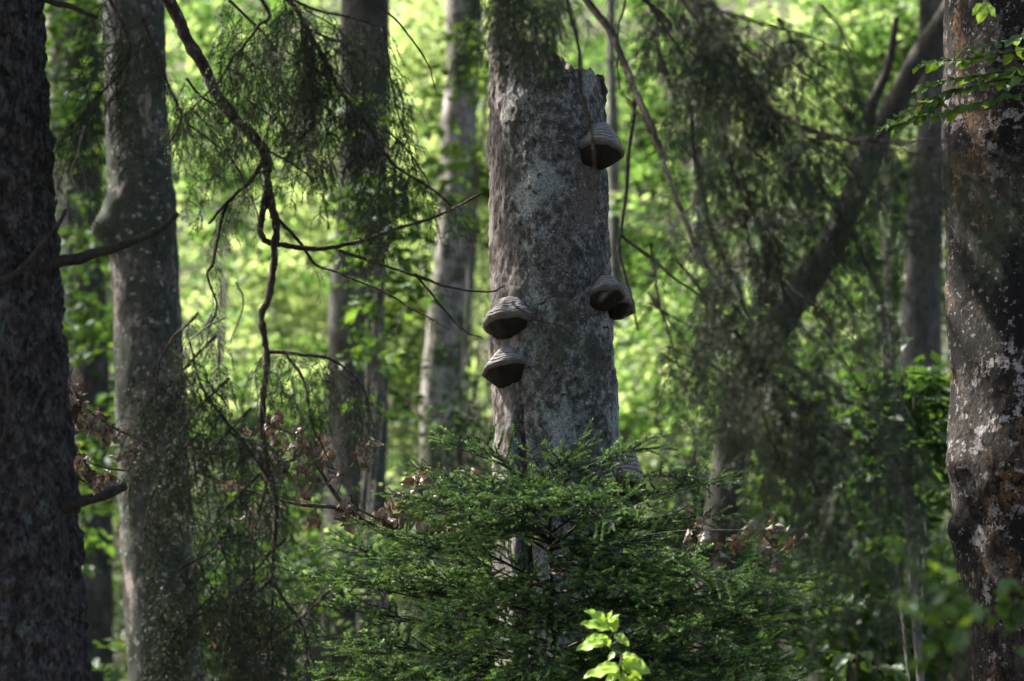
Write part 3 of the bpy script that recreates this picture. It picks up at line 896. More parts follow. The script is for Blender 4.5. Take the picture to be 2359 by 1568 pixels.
bA([(642, 505), (695, 560), (730, 610), (787, 630), (871, 669), (951, 714), (1036, 759)], (9, 3), 'lace', Y=15.7, step=0.2, size=(0.2, 0.4))
bA([(780, 575), (861, 604), (961, 634), (1036, 659), (1126, 669), (1163, 658)], (8, 4), 'lace', Y=15.7, step=0.25, size=(0.2, 0.35))
bA([(955, 632), (1011, 699), (1066, 759), (1111, 779)], (6, 3), Y=15.7)
bA([(620, 1100), (560, 1020), (470, 900), (430, 760)], (8, 4), 'lace', Y=15.2, step=0.05, size=(0.5, 1.1))
# lacy boughs out of the top left
top = dict(size=(0.45, 1.0), step=0.055)
bA([(605, 0), (597, 50), (565, 100), (535, 135), (500, 190), (425, 265)], (9, 4), 'lace', Y=15.2, root=root_of(605, 0, 15.2, SPAf, lift=0.7), size=(0.35, 0.85), step=0.035)
bA([(640, -20), (700, 60), (786, 215), (841, 280), (901, 370), (986, 430), (1041, 475)], (12, 5), 'lace', Y=15.0, root=root_of(640, -20, 15.0, SPAf, lift=0.8), size=(0.5, 1.05), step=0.022)
bA([(700, 60), (760, 90), (830, 110), (890, 160)], (9, 4), 'mid', Y=14.9, size=(0.35, 0.8), step=0.03)
bA([(660, -10), (720, 20), (800, 40), (870, 60)], (10, 4), 'mid', Y=14.8, size=(0.35, 0.8), step=0.028)
bA([(690, 20), (700, 120), (730, 250), (780, 340)], (8, 4), 'mid', Y=15.0, size=(0.35, 0.85), step=0.035)
bA([(520, -10), (620, 90), (650, 190), (690, 260)], (8, 4), 'lace', Y=15.4, size=(0.4, 0.9), step=0.03)
bA([(250, -10), (300, 120), (220, 230), (160, 300)], (9, 4), 'lace', Y=14.9, size=(0.45, 0.9), step=0.03)
bA([(330, 40), (380, 180), (420, 270), (390, 330)], (8, 4), 'lace', Y=14.8, size=(0.4, 0.85), step=0.035)
bA([(430, 180), (470, 230), (530, 260), (560, 330)], (7, 4), 'lace', Y=15.5, size=(0.4, 0.9), step=0.03)
bA([(880, 60), (900, 200), (930, 300), (960, 400)], (6, 3), 'lace', Y=15.1, size=(0.3, 0.7), step=0.05)
# lower left curtain across the burred beech
for k, (x0, y0, x1, y1) in enumerate([(400, 780, 360, 930), (440, 830, 330, 1010), (470, 930, 360, 1130), (520, 1000, 420, 1180), (400, 1060, 330, 1240), (540, 1150, 440, 1330), (470, 1280, 350, 1400), (520, 1380, 370, 1520), (600, 1300, 500, 1500), (700, 1420, 560, 1560), (440, 1420, 330, 1560)]):
    bA([(x0 + 60, y0 - 60), (x0, y0), ((x0 + x1) / 2 - 10, (y0 + y1) / 2 - 15), (x1, y1)], (7, 3), 'lace', Y=15.1 + 0.07 * (k % 4), size=(0.4, 1.0), step=0.048)
bA([(620, 810), (700, 818), (770, 830), (830, 880), (850, 950)], (10, 4), 'mid', Y=15.3, size=(0.35, 0.75), step=0.03)
bA([(660, 815), (700, 880), (720, 980), (760, 1060)], (8, 4), 'lace', Y=15.3, size=(0.35, 0.7), step=0.07)
# dead bits
bA([(195, 290), (180, 350), (165, 400), (185, 450)], (6, 3), 'bare', Y=14.6, mat='dead_twig', size=(0.3, 0.5), step=0.08, name='dead_twig')
bA([(520, 730), (470, 760), (430, 800), (445, 850)], (5, 3), 'bare', Y=15.0, mat='dead_twig', size=(0.3, 0.5), step=0.1, name='dead_twig')
bA([(545, 650), (560, 700), (530, 790)], (5, 3), 'bare', Y=15.0, mat='dead_twig', size=(0.3, 0.4), step=0.12, name='dead_twig')
# stubs of dead branches on the trunk
sd = lambda pts, w, Y=14.85: bough(SPA, pts, Y, w, None, mat='dark_limb', name='dead_branch')
sd([(60, 625), (130, 608), (200, 590), (290, 565), (360, 535), (410, 492)], (34, 12))
sd([(-20, 660), (40, 625), (95, 570), (135, 520), (153, 482)], (22, 8), Y=14.7)
sd([(60, 1210), (115, 1185), (175, 1162), (240, 1140), (292, 1118)], (40, 18))
sd([(60, -25), (120, 0), (180, 18), (225, 40)], (20, 8), Y=14.9)
sd([(-30, 1080), (10, 1000), (20, 880), (0, 820)], (14, 6), Y=14.65)

# ------------------------------------------------------------------ the overhanging spruce (its trunk stands left of the picture)
fB = np.array([-2.25, 11.0, float(gh(-2.25, 11.0))])
SPB = thing('spruce_tree', 'overhanging spruce seen only by its drooping grey green boughs across the right half', 'spruce tree', fB)
def build_spb():
    z = np.arange(-0.1, 22, 0.1)
    th = np.arange(40) * 2 * math.pi / 40
    A, Z = np.meshgrid(th, z)
    r = 0.24 * (1 - Z / 27) + 0.12 * np.exp(-Z / 0.35) + 0.012 * fbm(np.stack([np.cos(A) * 4, np.sin(A) * 4, Z * 5], -1), 3, 2)
    v = np.stack([np.cos(A) * r, np.sin(A) * r, Z], -1).reshape(-1, 3)
    i, j = np.meshgrid(np.arange(len(z) - 1), np.arange(40), indexing='ij')
    f = np.stack([i * 40 + j, i * 40 + (j + 1) % 40, (i + 1) * 40 + (j + 1) % 40, (i + 1) * 40 + j], -1).reshape(-1, 4)
    part('trunk', mesh('spruce_trunk', v, f, [M['spruce']]), SPB)
build_spb()
def rB(px, py, Y, lift=0.9):
    p = at(px, py, Y)
    b = np.array([fB[0], fB[1], p[2] + lift])
    return [b, b * 0.5 + p * 0.5 + [0, 0, 0.3]]
bB = lambda pts, w, kind=None, Y=13.5, **k: bough(SPB, pts, Y, w, kind, **k)
# long bare stems before and beside the broken trunk
bB([(1180, -240), (1280, -110), (1355, 0), (1405, 65), (1450, 165), (1470, 215), (1510, 310), (1545, 415), (1580, 500), (1622, 600), (1690, 700), (1760, 790)], (21, 9), 'lace', Y=(14.6, 13.6), root=rB(1180, -240, 14.6), start=0.7, step=0.06, size=(0.4, 0.9))
bB([(1466, 212), (1461, 280), (1446, 370), (1443, 450), (1430, 535), (1427, 575), (1436, 620), (1452, 678), (1470, 760)], (11, 5), 'lace', Y=14.5, start=0.75, step=0.1, size=(0.2, 0.4))
bB([(1430, 540), (1485, 585), (1550, 640), (1620, 690), (1700, 745)], (9, 5), 'lace', Y=14.4, start=0.1, step=0.05, size=(0.4, 0.9))
bB([(1270, -260), (1292, -110), (1304, 0), (1320, 60), (1334, 135), (1338, 190), (1356, 260), (1367, 325), (1374, 400)], (13, 6), 'lace', Y=13.6, root=rB(1270, -260, 13.6), start=0.25, end=0.5, step=0.05, size=(0.15, 0.26))
bB([(1420, -260), (1442, -110), (1440, 0), (1426, 70), (1423, 140), (1427, 205)], (7, 4), 'lace', Y=14.4, step=0.12, size=(0.3, 0.5), root=rB(1420, -260, 14.4))
bB([(1470, -10), (1505, 75), (1530, 160), (1570, 260)], (14, 8), 'dense', Y=13.2, step=0.045, size=(0.45, 0.9), root=rB(1470, -10, 13.2))
# clump over the spike of the broken trunk
bB([(1110, -60), (1180, -40), (1240, -20), (1300, 0)], (11, 6), 'dense', Y=13.6, step=0.018, size=(0.4, 0.72), root=rB(1110, -60, 13.6))
bB([(1150, -70), (1200, 0), (1240, 60), (1265, 110)], (8, 4), 'dense', Y=13.6, step=0.035, size=(0.3, 0.5))
bB([(1180, -60), (1220, -50), (1290, -30)], (8, 4), 'dense', Y=13.3, step=0.02, size=(0.4, 0.66))
# the right hand curtain
cur = dict(step=0.0490, size=(0.5, 1.05))
bB([(1530, -40), (1590, 30), (1663, 115), (1738, 220), (1798, 265), (1888, 310), (1953, 325), (2013, 327), (2073, 330), (2158, 322), (2247, 335), (2359, 375)], (15, 6), 'lace', Y=(12.8, 12.0), root=rB(1530, -40, 12.8), step=0.0399, size=(0.5, 1.0))
bB([(1560, -40), (1620, 10), (1700, 40), (1790, 70), (1880, 90), (1950, 120)], (12, 5), 'mid', Y=12.6, root=rB(1560, -40, 12.6), step=0.0308, size=(0.45, 0.9))
bB([(1500, 20), (1550, 90), (1600, 190), (1630, 290)], (11, 5), 'mid', Y=12.9, step=0.0277, size=(0.45, 0.9))
bB([(1640, 120), (1720, 200), (1780, 290), (1820, 380)], (11, 5), 'mid', Y=12.5, step=0.0337, size=(0.45, 0.95))
bB([(1750, 230), (1850, 300), (1960, 330), (2060, 350), (2150, 370), (2260, 420), (2330, 470)], (10, 4), 'mid', Y=(12.3, 11.8), step=0.0538, size=(0.4, 0.8))
bB([(1590, 230), (1603, 375), (1628, 500), (1648, 560), (1688, 645), (1743, 770), (1813, 843), (1863, 878), (1913, 908), (1998, 943), (2090, 985)], (14, 6), 'lace', Y=(13.0, 12.6), step=0.0368, size=(0.55, 1.15))
bB([(1700, 380), (1768, 565), (1793, 640), (1833, 730), (1900, 800)], (9, 6), 'lace', Y=12.6, step=0.0690, size=(0.5, 1.0), mat='dead_twig')
bB([(1660, 300), (1700, 430), (1760, 520), (1840, 600)], (9, 5), 'mid', Y=12.4, step=0.0460)
bB([(1620, -40), (1650, 20), (1700, 90), (1760, 150)], (9, 5), 'mid', Y=12.4, step=0.0384, size=(0.5, 1.0))
bB([(1690, 760), (1783, 900), (1823, 1000), (1858, 1080), (1893, 1150)], (10, 5), 'lace', Y=12.8, step=0.0613, size=(0.5, 1.1))
bB([(1780, 860), (1860, 940), (1950, 1000), (2050, 1060), (2110, 1130)], (9, 4), 'lace', Y=12.5, step=0.0460, size=(0.5, 1.1))
bB([(1720, 800), (1760, 960), (1783, 1033), (1823, 1123), (1858, 1198), (1893, 1260)], (9, 4), 'lace', Y=12.7, step=0.0766, size=(0.45, 0.9))
bB([(1880, 420), (1950, 520), (2000, 620), (2040, 720)], (8, 4), 'lace', Y=12.4, step=0.0920, size=(0.45, 0.9))
bB([(1500, 560), (1520, 700), (1560, 820), (1580, 900)], (7, 4), 'lace', Y=13.5, step=0.0920, size=(0.4, 0.8))
bB([(1890, 10), (1930, 50), (1955, 100), (1985, 150)], (8, 4), 'mid', Y=12.6, step=0.0766, size=(0.4, 0.7))
bB([(1560, 600), (1640, 700), (1700, 830), (1720, 980)], (9, 4), 'lace', Y=13.2, step=0.0766, size=(0.5, 1.0))
for k, (x0, y0, x1, y1) in enumerate([(1500, 300, 1600, 560), (1640, 420, 1760, 640), (1560, 760, 1640, 960), (1960, 380, 2110, 560), (1880, 1060, 1990, 1260), (1960, 700, 2080, 900), (2060, 1080, 2130, 1260), (1620, 60, 1720, 180), (1860, 130, 1960, 240)]):
    bB([(x0 - 70, y0 - 90), (x0, y0), ((x0 + x1) / 2 + 10, (y0 + y1) / 2 - 15), (x1, y1)], (8, 3), 'mid' if k % 3 == 0 else 'lace', Y=12.3 + 0.1 * (k % 5), size=(0.5, 1.1), step=0.0842)
# thin bare twigs sloping down to the right through the veil, and a few on the left
_t = np.random.default_rng(91)
for k in range(20):
    x, y = (_t.uniform(1480, 1900), _t.uniform(-20, 820))
    L, sl = _t.uniform(150, 360), _t.uniform(0.5, 1.5)
    bB([(x, y), (x + L * 0.4, y + L * 0.35 * sl), (x + L * 0.75, y + L * 0.8 * sl), (x + L * _t.uniform(0.8, 1.1), y + L * 1.15 * sl)], (_t.uniform(4, 7), 2.5), 'lace' if k % 3 == 0 else None, Y=_t.uniform(12.6, 14.2), step=0.12, size=(0.25, 0.5), mat='dead_twig' if k % 4 == 1 else 'twig', name='thin_twig')
for k in range(10):
    x, y = (_t.uniform(430, 900), _t.uniform(-20, 420))
    L, sl = _t.uniform(110, 260), _t.uniform(0.6, 1.6)
    bA([(x, y), (x + L * 0.4, y + L * 0.35 * sl), (x + L * 0.75, y + L * 0.8 * sl), (x + L * _t.uniform(0.7, 1.0), y + L * 1.15 * sl)], (_t.uniform(4, 6), 2.5), 'lace' if k % 2 else None, Y=_t.uniform(15.0, 15.7), step=0.14, size=(0.2, 0.4), mat='twig', name='thin_twig')
# the sprig before the lower pair of fungi
bB([(1180, 700), (1235, 738), (1290, 750), (1320, 775)], (5, 3), 'dense', Y=14.6, start=0.45, step=0.018, size=(0.22, 0.36), name='sprig')

# ------------------------------------------------------------------ the young spruce in front of the broken trunk
def young_spruce():
    rng = np.random.default_rng(77)
    Yt = 17.1
    axis_px = 1285
    ft = at(axis_px, 1568, Yt)
    foot = np.array([ft[0], Yt, float(gh(ft[0], Yt))])
    t = thing('young_spruce', 'bushy young green spruce before the foot of the broken trunk', 'spruce tree', foot)
    tip = at(1262, 1075, Yt)
    path = catmull([foot, (foot + tip) / 2 + [0.02, 0, 0], tip], 10)
    v, f = tube(path, np.linspace(0.04, 0.006, len(path)), 9)
    part('trunk', mesh('spruce_stem', v - foot, f, [M['twig']]), t)
    tips = [(1062, 1036, 16.9), (1135, 1058, 17.0), (1242, 1078, 16.9), (1308, 1062, 17.1), (1378, 1062, 16.9), (1470, 1028, 16.8), (1560, 1090, 16.9), (1640, 1108, 17.0), (1655, 1190, 16.8),
            (1000, 1098, 17.0), (950, 1150, 16.9), (890, 1228, 17.0), (805, 1272, 16.9), (690, 1325, 16.9), (735, 1395, 16.8), (1862, 1400, 16.9), (1832, 1345, 17.0), (1790, 1296, 17.0), (1700, 1262, 16.9), (1190, 1110, 16.7),
            (1010, 1180, 16.7), (780, 1470, 16.7), (1800, 1480, 16.7), (860, 1330, 16.7), (1690, 1380, 16.6)]
    for k in range(84):
        py = rng.uniform(1120, 1660)
        hw_l = np.interp(py, [1050, 1150, 1250, 1350, 1450, 1640], [120, 260, 390, 520, 560, 580])
        hw_r = np.interp(py, [1050, 1150, 1250, 1350, 1450, 1640], [60, 90, 380, 530, 560, 580])
        tips.append((axis_px + rng.uniform(-hw_l, hw_r), py, Yt - rng.uniform(-0.1, 1.15)))
    for (px, py, Y) in tips:
        e = at(px, py, Y)
        out = abs(px - axis_px) * mpp(Yt)
        zb = e[2] - 0.07 - 0.20 * out + 0.50 * max(Yt - Y - 0.1, 0) - rng.uniform(0, 0.10)
        k = np.clip((zb - foot[2]) / (tip[2] - foot[2]), 0.03, 0.96)
        b = foot + (tip - foot) * k
        mid = (b + e) / 2 + [0, -0.02, 0.03 * out + rng.normal(0, 0.02)]
        q = catmull([b, mid, e], 9)
        v, f = tube(q, np.linspace(0.008, 0.0018, len(q)), 5)
        o = part('branch', mesh('branch', v - b, f, [M['twig']]), t, world=b)
        L = np.linalg.norm(np.diff(q, axis=0), axis=1).sum()
        n = max(3, int(L / 0.10))
        for s in range(n):
            u = 0.22 + 0.78 * s / (n - 1) if n > 1 else 1
            i = min(int(u * (len(q) - 1)), len(q) - 2)
            p = q[i] + (q[i + 1] - q[i]) * (u * (len(q) - 1) - i)
            d = norm(q[i + 1] - q[i])
            last = s == n - 1
            yaw = math.atan2(d[1], d[0]) + (0 if last else (1 if s % 2 else -1) * rng.uniform(0.45, 0.95))
            pit = -math.asin(np.clip(d[2] * (1 if last else 0.7) + rng.normal(0.05, 0.14), -0.95, 0.95))
            me = SHOOT['flat'][rng.integers(10)]
            place(me, 'shoot', o, p, (rng.normal(0, 0.28), pit, yaw), float(rng.uniform(0.65, 1.05) * (1.05 if not last else 0.8)))
young_spruce()

# ------------------------------------------------------------------ leaves one can count
def leaf_mesh(rng, curl=0.15, wav=0.0, crump=0.0, mat='leaf_near', W=0.62):
    nu, nv = 14, 7
    v = []
    ph = rng.uniform(0, 6)
    for i in range(nu):
        u = i / (nu - 1)
        w = W * 0.5 * (math.sin(math.pi * u ** 0.82) ** 0.75) + 0.004
        for j in range(nv):
            s = (j - (nv - 1) / 2) / ((nv - 1) / 2)
            z = abs(s) * w * 0.30 - curl * u * u + 0.010 * math.sin(u * 46 - abs(s) * 5) + wav * math.sin(u * 15 + ph) * abs(s) * 0.06
            p = np.array([u, s * w, z])
            if crump:
                ang = crump * (0.6 + 0.4 * math.sin(ph + 2.3 * u)) * s * 1.5
                p[1], p[2] = w * math.sin(ang) / max(abs(ang), 0.2) * abs(s) * (1 if abs(ang) >= 0.2 else 1), z + w * (1 - math.cos(ang)) * 0.9
                p[2] += 0.10 * math.sin(9 * u + ph + 2 * s) * crump * 0.5 - 0.5 * crump * u * u * 0.4
                p[0] *= 1 - 0.18 * crump * abs(math.sin(ph + 3 * s))
            v.append(p)
    f = [[i * nv + j, (i + 1) * nv + j, (i + 1) * nv + j + 1, i * nv + j + 1] for i in range(nu - 1) for j in range(nv - 1)]
    return mesh('leaf', np.array(v), f, [M[mat]], tint=np.full(len(v), 0.5))
_r2 = np.random.default_rng(5)
LEAF = {'near': [leaf_mesh(_r2, _r2.uniform(0.02, 0.25), 0.5) for _ in range(6)],
        'fresh': [leaf_mesh(_r2, _r2.uniform(0.02, 0.2), 0.7, mat='leaf_fresh', W=0.58) for _ in range(6)],
        'dry': [leaf_mesh(_r2, _r2.uniform(0.1, 0.4), 1.0, _r2.uniform(0.75, 1.5), mat='dry', W=0.7) for _ in range(10)]}

def put_leaf(kind, parent, p, d, nrm, size, rng):
    d = norm(np.asarray(d, float))
    y = norm(np.cross(nrm, d))
    z = np.cross(d, y)
    m = Matrix(((d[0], y[0], z[0]), (d[1], y[1], z[1]), (d[2], y[2], z[2])))
    o = bpy.data.objects.new('leaf', LEAF[kind][rng.integers(len(LEAF[kind]))])
    COL.objects.link(o)
    o.parent = parent
    o.location = [float(c) for c in p - wloc(parent)]
    o.rotation_euler = m.to_euler()
    o.scale = (size,) * 3

def twig(parent, pts, Y, w, mat='beech_twig', name='twig', root=None):
    n = len(pts)
    Ys = np.linspace(Y[0], Y[1], n) if isinstance(Y, tuple) else np.full(n, Y)
    P = [at(p[0], p[1], Ys[k]) for k, p in enumerate(pts)]
    if root is not None:
        P = [np.asarray(root, float)] + P
    path = catmull(P, 6)
    v, f = tube(path, np.linspace(w[0], w[1], len(path)) * mpp(Ys.mean()) / 2, 5)
    o = part(name, mesh(name, v - path[0], f, [M[mat]]), parent, world=path[0])
    return o, path

def leafy_twig(parent, pts, Y, w, n, size, kind, rng, facing=0.3, droop=0.25, name='twig', mat='beech_twig', spread=0.0, start=0.05, root=None):
    o, path = twig(parent, pts, Y, w, mat, name, root)
    for k in range(n):
        u = start + (1 - start) * (k + 0.5) / n
        x = u * (len(path) - 1)
        i = min(int(x), len(path) - 2)
        p = path[i] + (path[i + 1] - path[i]) * (x - i) + rng.normal(0, 1, 3) * spread
        ax = norm(path[i + 1] - path[i])
        sgn = 1 if k % 2 else -1
        sd_ = norm(np.cross(ax, [0, 0, 1.0]))
        d = ax * 0.55 + sd_ * sgn * 0.8 + rng.normal(0, 0.18, 3)
        d[2] -= droop * rng.uniform(0.2, 1.6)
        nr = np.array([0, -facing, 1.0]) + rng.normal(0, 0.25, 3)
        put_leaf(kind, o, p, d, nr, size * rng.uniform(0.75, 1.15), rng)
    return o

def dry_clump(o, c, n, rad, size, rng):
    for k in range(n + n // 2):
        p = c + rng.normal(0, 1, 3) * rad * 1.15
        d = rng.normal(0, 0.5, 3) + [0, 0, -0.8]
        put_leaf('dry', o, p, d, rng.normal(0, 1, 3) + [0, -0.7, 0], 1.15 * size * rng.uniform(0.7, 1.2), rng)

def dead_branches():
    rng = np.random.default_rng(31)
    Y = 17.3
    def P(x, y, dy=0.0):
        return at(x, y, Y + dy)
    # the fallen branch sticking out left of the young spruce
    t = thing('dead_branch', 'broken dead branch with curled brown leaves sticking out left of young spruce', 'dead branch', P(1000, 1262))
    o, _ = twig(t, [(1100, 1280), (1000, 1258), (910, 1238), (850, 1205), (800, 1172), (760, 1120), (735, 1080), (690, 1010), (640, 985), (600, 960)], Y, (20, 4), name='branch')
    o2, _ = twig(t, [(850, 1205), (805, 1185), (770, 1168), (700, 1163), (640, 1150), (560, 1125), (480, 1098), (440, 1080)], Y - 0.02, (13, 4), name='branch')
    o3, _ = twig(t, [(930, 1242), (900, 1212), (860, 1190), (810, 1165)], Y - 0.05, (12, 4), name='branch')
    o4, _ = twig(t, [(935, 1225), (945, 1170), (962, 1105), (972, 1060)], Y - 0.05, (4, 2), name='branch')
    o5, _ = twig(t, [(775, 1140), (800, 1085), (842, 1040), (850, 1010)], Y - 0.04, (4, 2), name='branch')
    for (x, y, n, ob) in [(842, 1022, 5, o5), (836, 1050, 3, o5), (962, 1090, 4, o4), (968, 1110, 3, o4), (915, 1145, 5, o), (945, 1150, 4, o), (965, 1165, 6, o), (880, 1180, 6, o3), (905, 1190, 5, o3), (800, 1160, 5, o3), (812, 1185, 4, o3),
                          (740, 1030, 6, o), (705, 1012, 4, o), (650, 1070, 6, o), (630, 1050, 5, o), (690, 1085, 5, o), (715, 1105, 4, o), (760, 1080, 4, o), (680, 1010, 4, o), (610, 990, 5, o), (625, 965, 4, o), (725, 1190, 3, o2), (640, 1180, 4, o2), (585, 1170, 5, o2), (700, 1140, 3, o2), (550, 1110, 3, o2),
                          (1060, 1190, 5, o), (1030, 1200, 6, o), (1010, 1215, 5, o), (985, 1195, 4, o), (1062, 1165, 3, o), (1000, 1170, 3, o), (600, 1040, 3, o), (1075, 1085, 2, o4)]:
        dry_clump(ob, P(x, y, -0.05), n, 0.022, 0.062, rng)
    t = thing('dead_branch', 'thin dead twig of shrivelled leaves against the dark gap, higher of two beside left spruce', 'dead branch', P(300, 1000))
    o, _ = twig(t, [(340, 1020), (300, 1003), (262, 985), (210, 950), (178, 915), (160, 870)], 16.2, (7, 3), name='branch')
    for (x, y, n) in [(160, 880, 5), (168, 905, 6), (180, 930, 6), (200, 955, 6), (178, 945, 5), (225, 965, 6), (240, 985, 5), (270, 988, 4), (318, 1015, 4), (205, 975, 4)]:
        dry_clump(o, at(x, y, 16.2), n, 0.018, 0.05, rng)
    t = thing('dead_branch', 'thin dead twig with drooping brown leaves, lower of two beside left spruce', 'dead branch', P(310, 1085))
    o, _ = twig(t, [(380, 1095), (310, 1085), (262, 1080), (215, 1068), (190, 1050), (172, 1030)], 16.2, (7, 3), name='branch')
    for (x, y, n) in [(178, 1045, 4), (190, 1065, 5), (198, 1085, 5), (300, 1040, 4), (325, 1060, 3), (235, 1105, 7), (250, 1110, 7), (220, 1115, 5), (325, 1030, 3)]:
        dry_clump(o, at(x, y, 16.2), n, 0.018, 0.05, rng)
    t = thing('dead_branch', 'thick drooping bunch of withered brown leaves at the bottom, below the bare spruce bough', 'dead branch', at(640, 1560, 16.0))
    o, _ = twig(t, [(490, 1445), (520, 1470), (560, 1510), (610, 1545), (680, 1590)], 16.0, (7, 6), name='branch')
    for k in range(20):
        u = k / 19
        dry_clump(o, at(508 + 150 * u, 1455 + 115 * u + rng.normal(0, 5), 16.0), 4, 0.024, 0.048, rng)
    t = thing('dead_branch', 'thin bare twig with hanging brown leaves right of the broken trunk', 'dead branch', P(1560, 1222))
    o, _ = twig(t, [(1480, 1235), (1560, 1224), (1650, 1221), (1740, 1222), (1810, 1222), (1845, 1232)], 16.5, (5, 2), name='branch')
    for (x, y, n) in [(1605, 1205, 4), (1590, 1245, 5), (1615, 1240, 4), (1640, 1255, 5), (1655, 1280, 4), (1700, 1245, 5), (1690, 1235, 3), (1745, 1215, 3), (1770, 1225, 4), (1785, 1205, 3), (1780, 1270, 4), (1795, 1285, 3), (1830, 1230, 3), (1815, 1240, 2), (1590, 1290, 3), (1580, 1305, 2)]:
        dry_clump(o, at(x, y, 16.5), n, 0.018, 0.056, rng)
dead_branches()

def fresh_things():
    rng = np.random.default_rng(41)
    # bright sapling at the bottom
    Y = 15.3
    b = at(1430, 1640, Y)
    t = thing('beech_sapling', 'little beech sapling with bright yellow green leaves at the bottom edge', 'sapling', (b[0], Y, float(gh(b[0], Y))))
    o, path = twig(t, [(1452, 1700), (1448, 1600), (1428, 1545), (1432, 1510), (1406, 1492), (1424, 1470), (1400, 1430)], Y, (7, 3), name='stem', root=(b[0], Y, float(gh(b[0], Y))))
    for (x0, y0, x1, y1, s) in [(1400, 1440, 1352, 1402, 1.0), (1400, 1436, 1408, 1405, 1.0), (1404, 1450, 1340, 1428, 1.1), (1404, 1440, 1424, 1412, 1.0), (1412, 1455, 1420, 1418, 1.15), (1415, 1462, 1450, 1484, 1.1), (1400, 1478, 1328, 1488, 1.2), (1398, 1470, 1350, 1468, 0.9), (1404, 1490, 1390, 1460, 0.9),
                              (1428, 1512, 1470, 1510, 1.1), (1432, 1520, 1500, 1548, 1.1), (1430, 1525, 1480, 1560, 1.0), (1424, 1535, 1378, 1530, 1.0), (1428, 1545, 1345, 1552, 1.2), (1430, 1548, 1392, 1575, 1.1), (1432, 1548, 1440, 1580, 1.0), (1420, 1500, 1400, 1520, 0.8), (1440, 1560, 1480, 1590, 1.0)]:
        p, q = at(x0, y0, Y), at(x1, y1, Y - rng.uniform(0, 0.03))
        put_leaf('fresh', o, p, q - p, np.array([rng.normal(0, 0.3) - 0.3, -0.75, 0.9]), float(np.linalg.norm(q - p)) * 1.0, rng)
    for q in [at(1400, 1470, Y), at(1425, 1530, Y)]:
        shaft(q, 0.22)
    # the leafy twigs before the blotched beech
    Yb = 16.4
    kw = dict(kind='near', rng=rng)
    for pts, n, s in [([(2400, 175), (2300, 185), (2220, 205), (2150, 225), (2080, 262), (2030, 295), (1992, 318)], 44, 0.072),
                      ([(2400, 110), (2320, 122), (2240, 135), (2170, 140), (2115, 152)], 32, 0.070),
                      ([(2400, 145), (2330, 160), (2250, 175), (2180, 185), (2120, 200)], 32, 0.070),
                      ([(2400, 215), (2330, 222), (2260, 235), (2200, 252), (2150, 275)], 28, 0.070),
                      ([(2400, 75), (2340, 90), (2270, 105), (2220, 112)], 18, 0.068),
                      ([(2200, 205), (2160, 245), (2120, 265), (2070, 290)], 20, 0.070)]:
        leafy_twig(BR, pts, Yb, (7, 2), n, s, facing=0.7, root=(BRf[0] + 0.15, 16.95, at(2400, 100, Yb)[2] - 0.05), start=0.12, **kw)
    o, path = twig(BR, [(2300, -60), (2285, -20), (2268, 12)], 16.2, (5, 2), root=(BRf[0] + 0.1, 16.95, at(0, -120, 16.2)[2]))
    for (x1, y1) in [(2258, 44), (2290, 32), (2245, 28), (2280, 8)]:
        p, q = at(2268, 8, 16.2), at(x1, y1, 16.2)
        put_leaf('fresh', o, p, q - p, np.array([0.2, -0.9, 0.6]), float(np.linalg.norm(q - p)) * 1.25, rng)
    # undergrowth at the lower right
    for lab, base, tw in [
        ('leafy beech shoot with broad blurred leaves at lower right before the blotched beech', (2240, 1700, 10.6),
         [([(2230, 1560), (2205, 1480), (2150, 1440), (2095, 1400)], 9, 0.085), ([(2200, 1500), (2170, 1420), (2130, 1395), (2080, 1370)], 8, 0.085), ([(2215, 1520), (2140, 1350), (2100, 1290), (2065, 1255)], 9, 0.075), ([(2240, 1540), (2230, 1400), (2190, 1330), (2150, 1310)], 9, 0.075), ([(2170, 1560), (2130, 1525), (2110, 1520)], 4, 0.09)]),
        ('small green leafy shoot crossing the foot of the blotched beech at the right edge', (2380, 1700, 12.0),
         [([(2370, 1500), (2330, 1430), (2310, 1390)], 7, 0.075), ([(2380, 1450), (2370, 1380), (2352, 1355)], 5, 0.08), ([(2340, 1440), (2290, 1420), (2250, 1400)], 6, 0.07)]),
        ('low yellow green leafy shoot at the bottom edge right of the young spruce', (1960, 1720, 14.5),
         [([(1960, 1600), (1930, 1560), (1900, 1545)], 6, 0.08), ([(1970, 1600), (2010, 1545), (2050, 1540), (2080, 1560)], 8, 0.07), ([(1965, 1620), (1930, 1520), (1920, 1505)], 4, 0.06)])]:
        b = at(base[0], base[1], base[2])
        g = (b[0], base[2], float(gh(b[0], base[2])))
        t = thing('beech_shoot', lab, 'beech shoot', g)
        for pts, n, s in tw:
            leafy_twig(t, pts, base[2] + rng.uniform(-0.15, 0.15), (8, 3), int(n * 1.9), s * 1.05 * base[2] / 14.0, 'near', rng, facing=0.8, name='stem', mat='twig', start=0.3, root=g)
fresh_things()

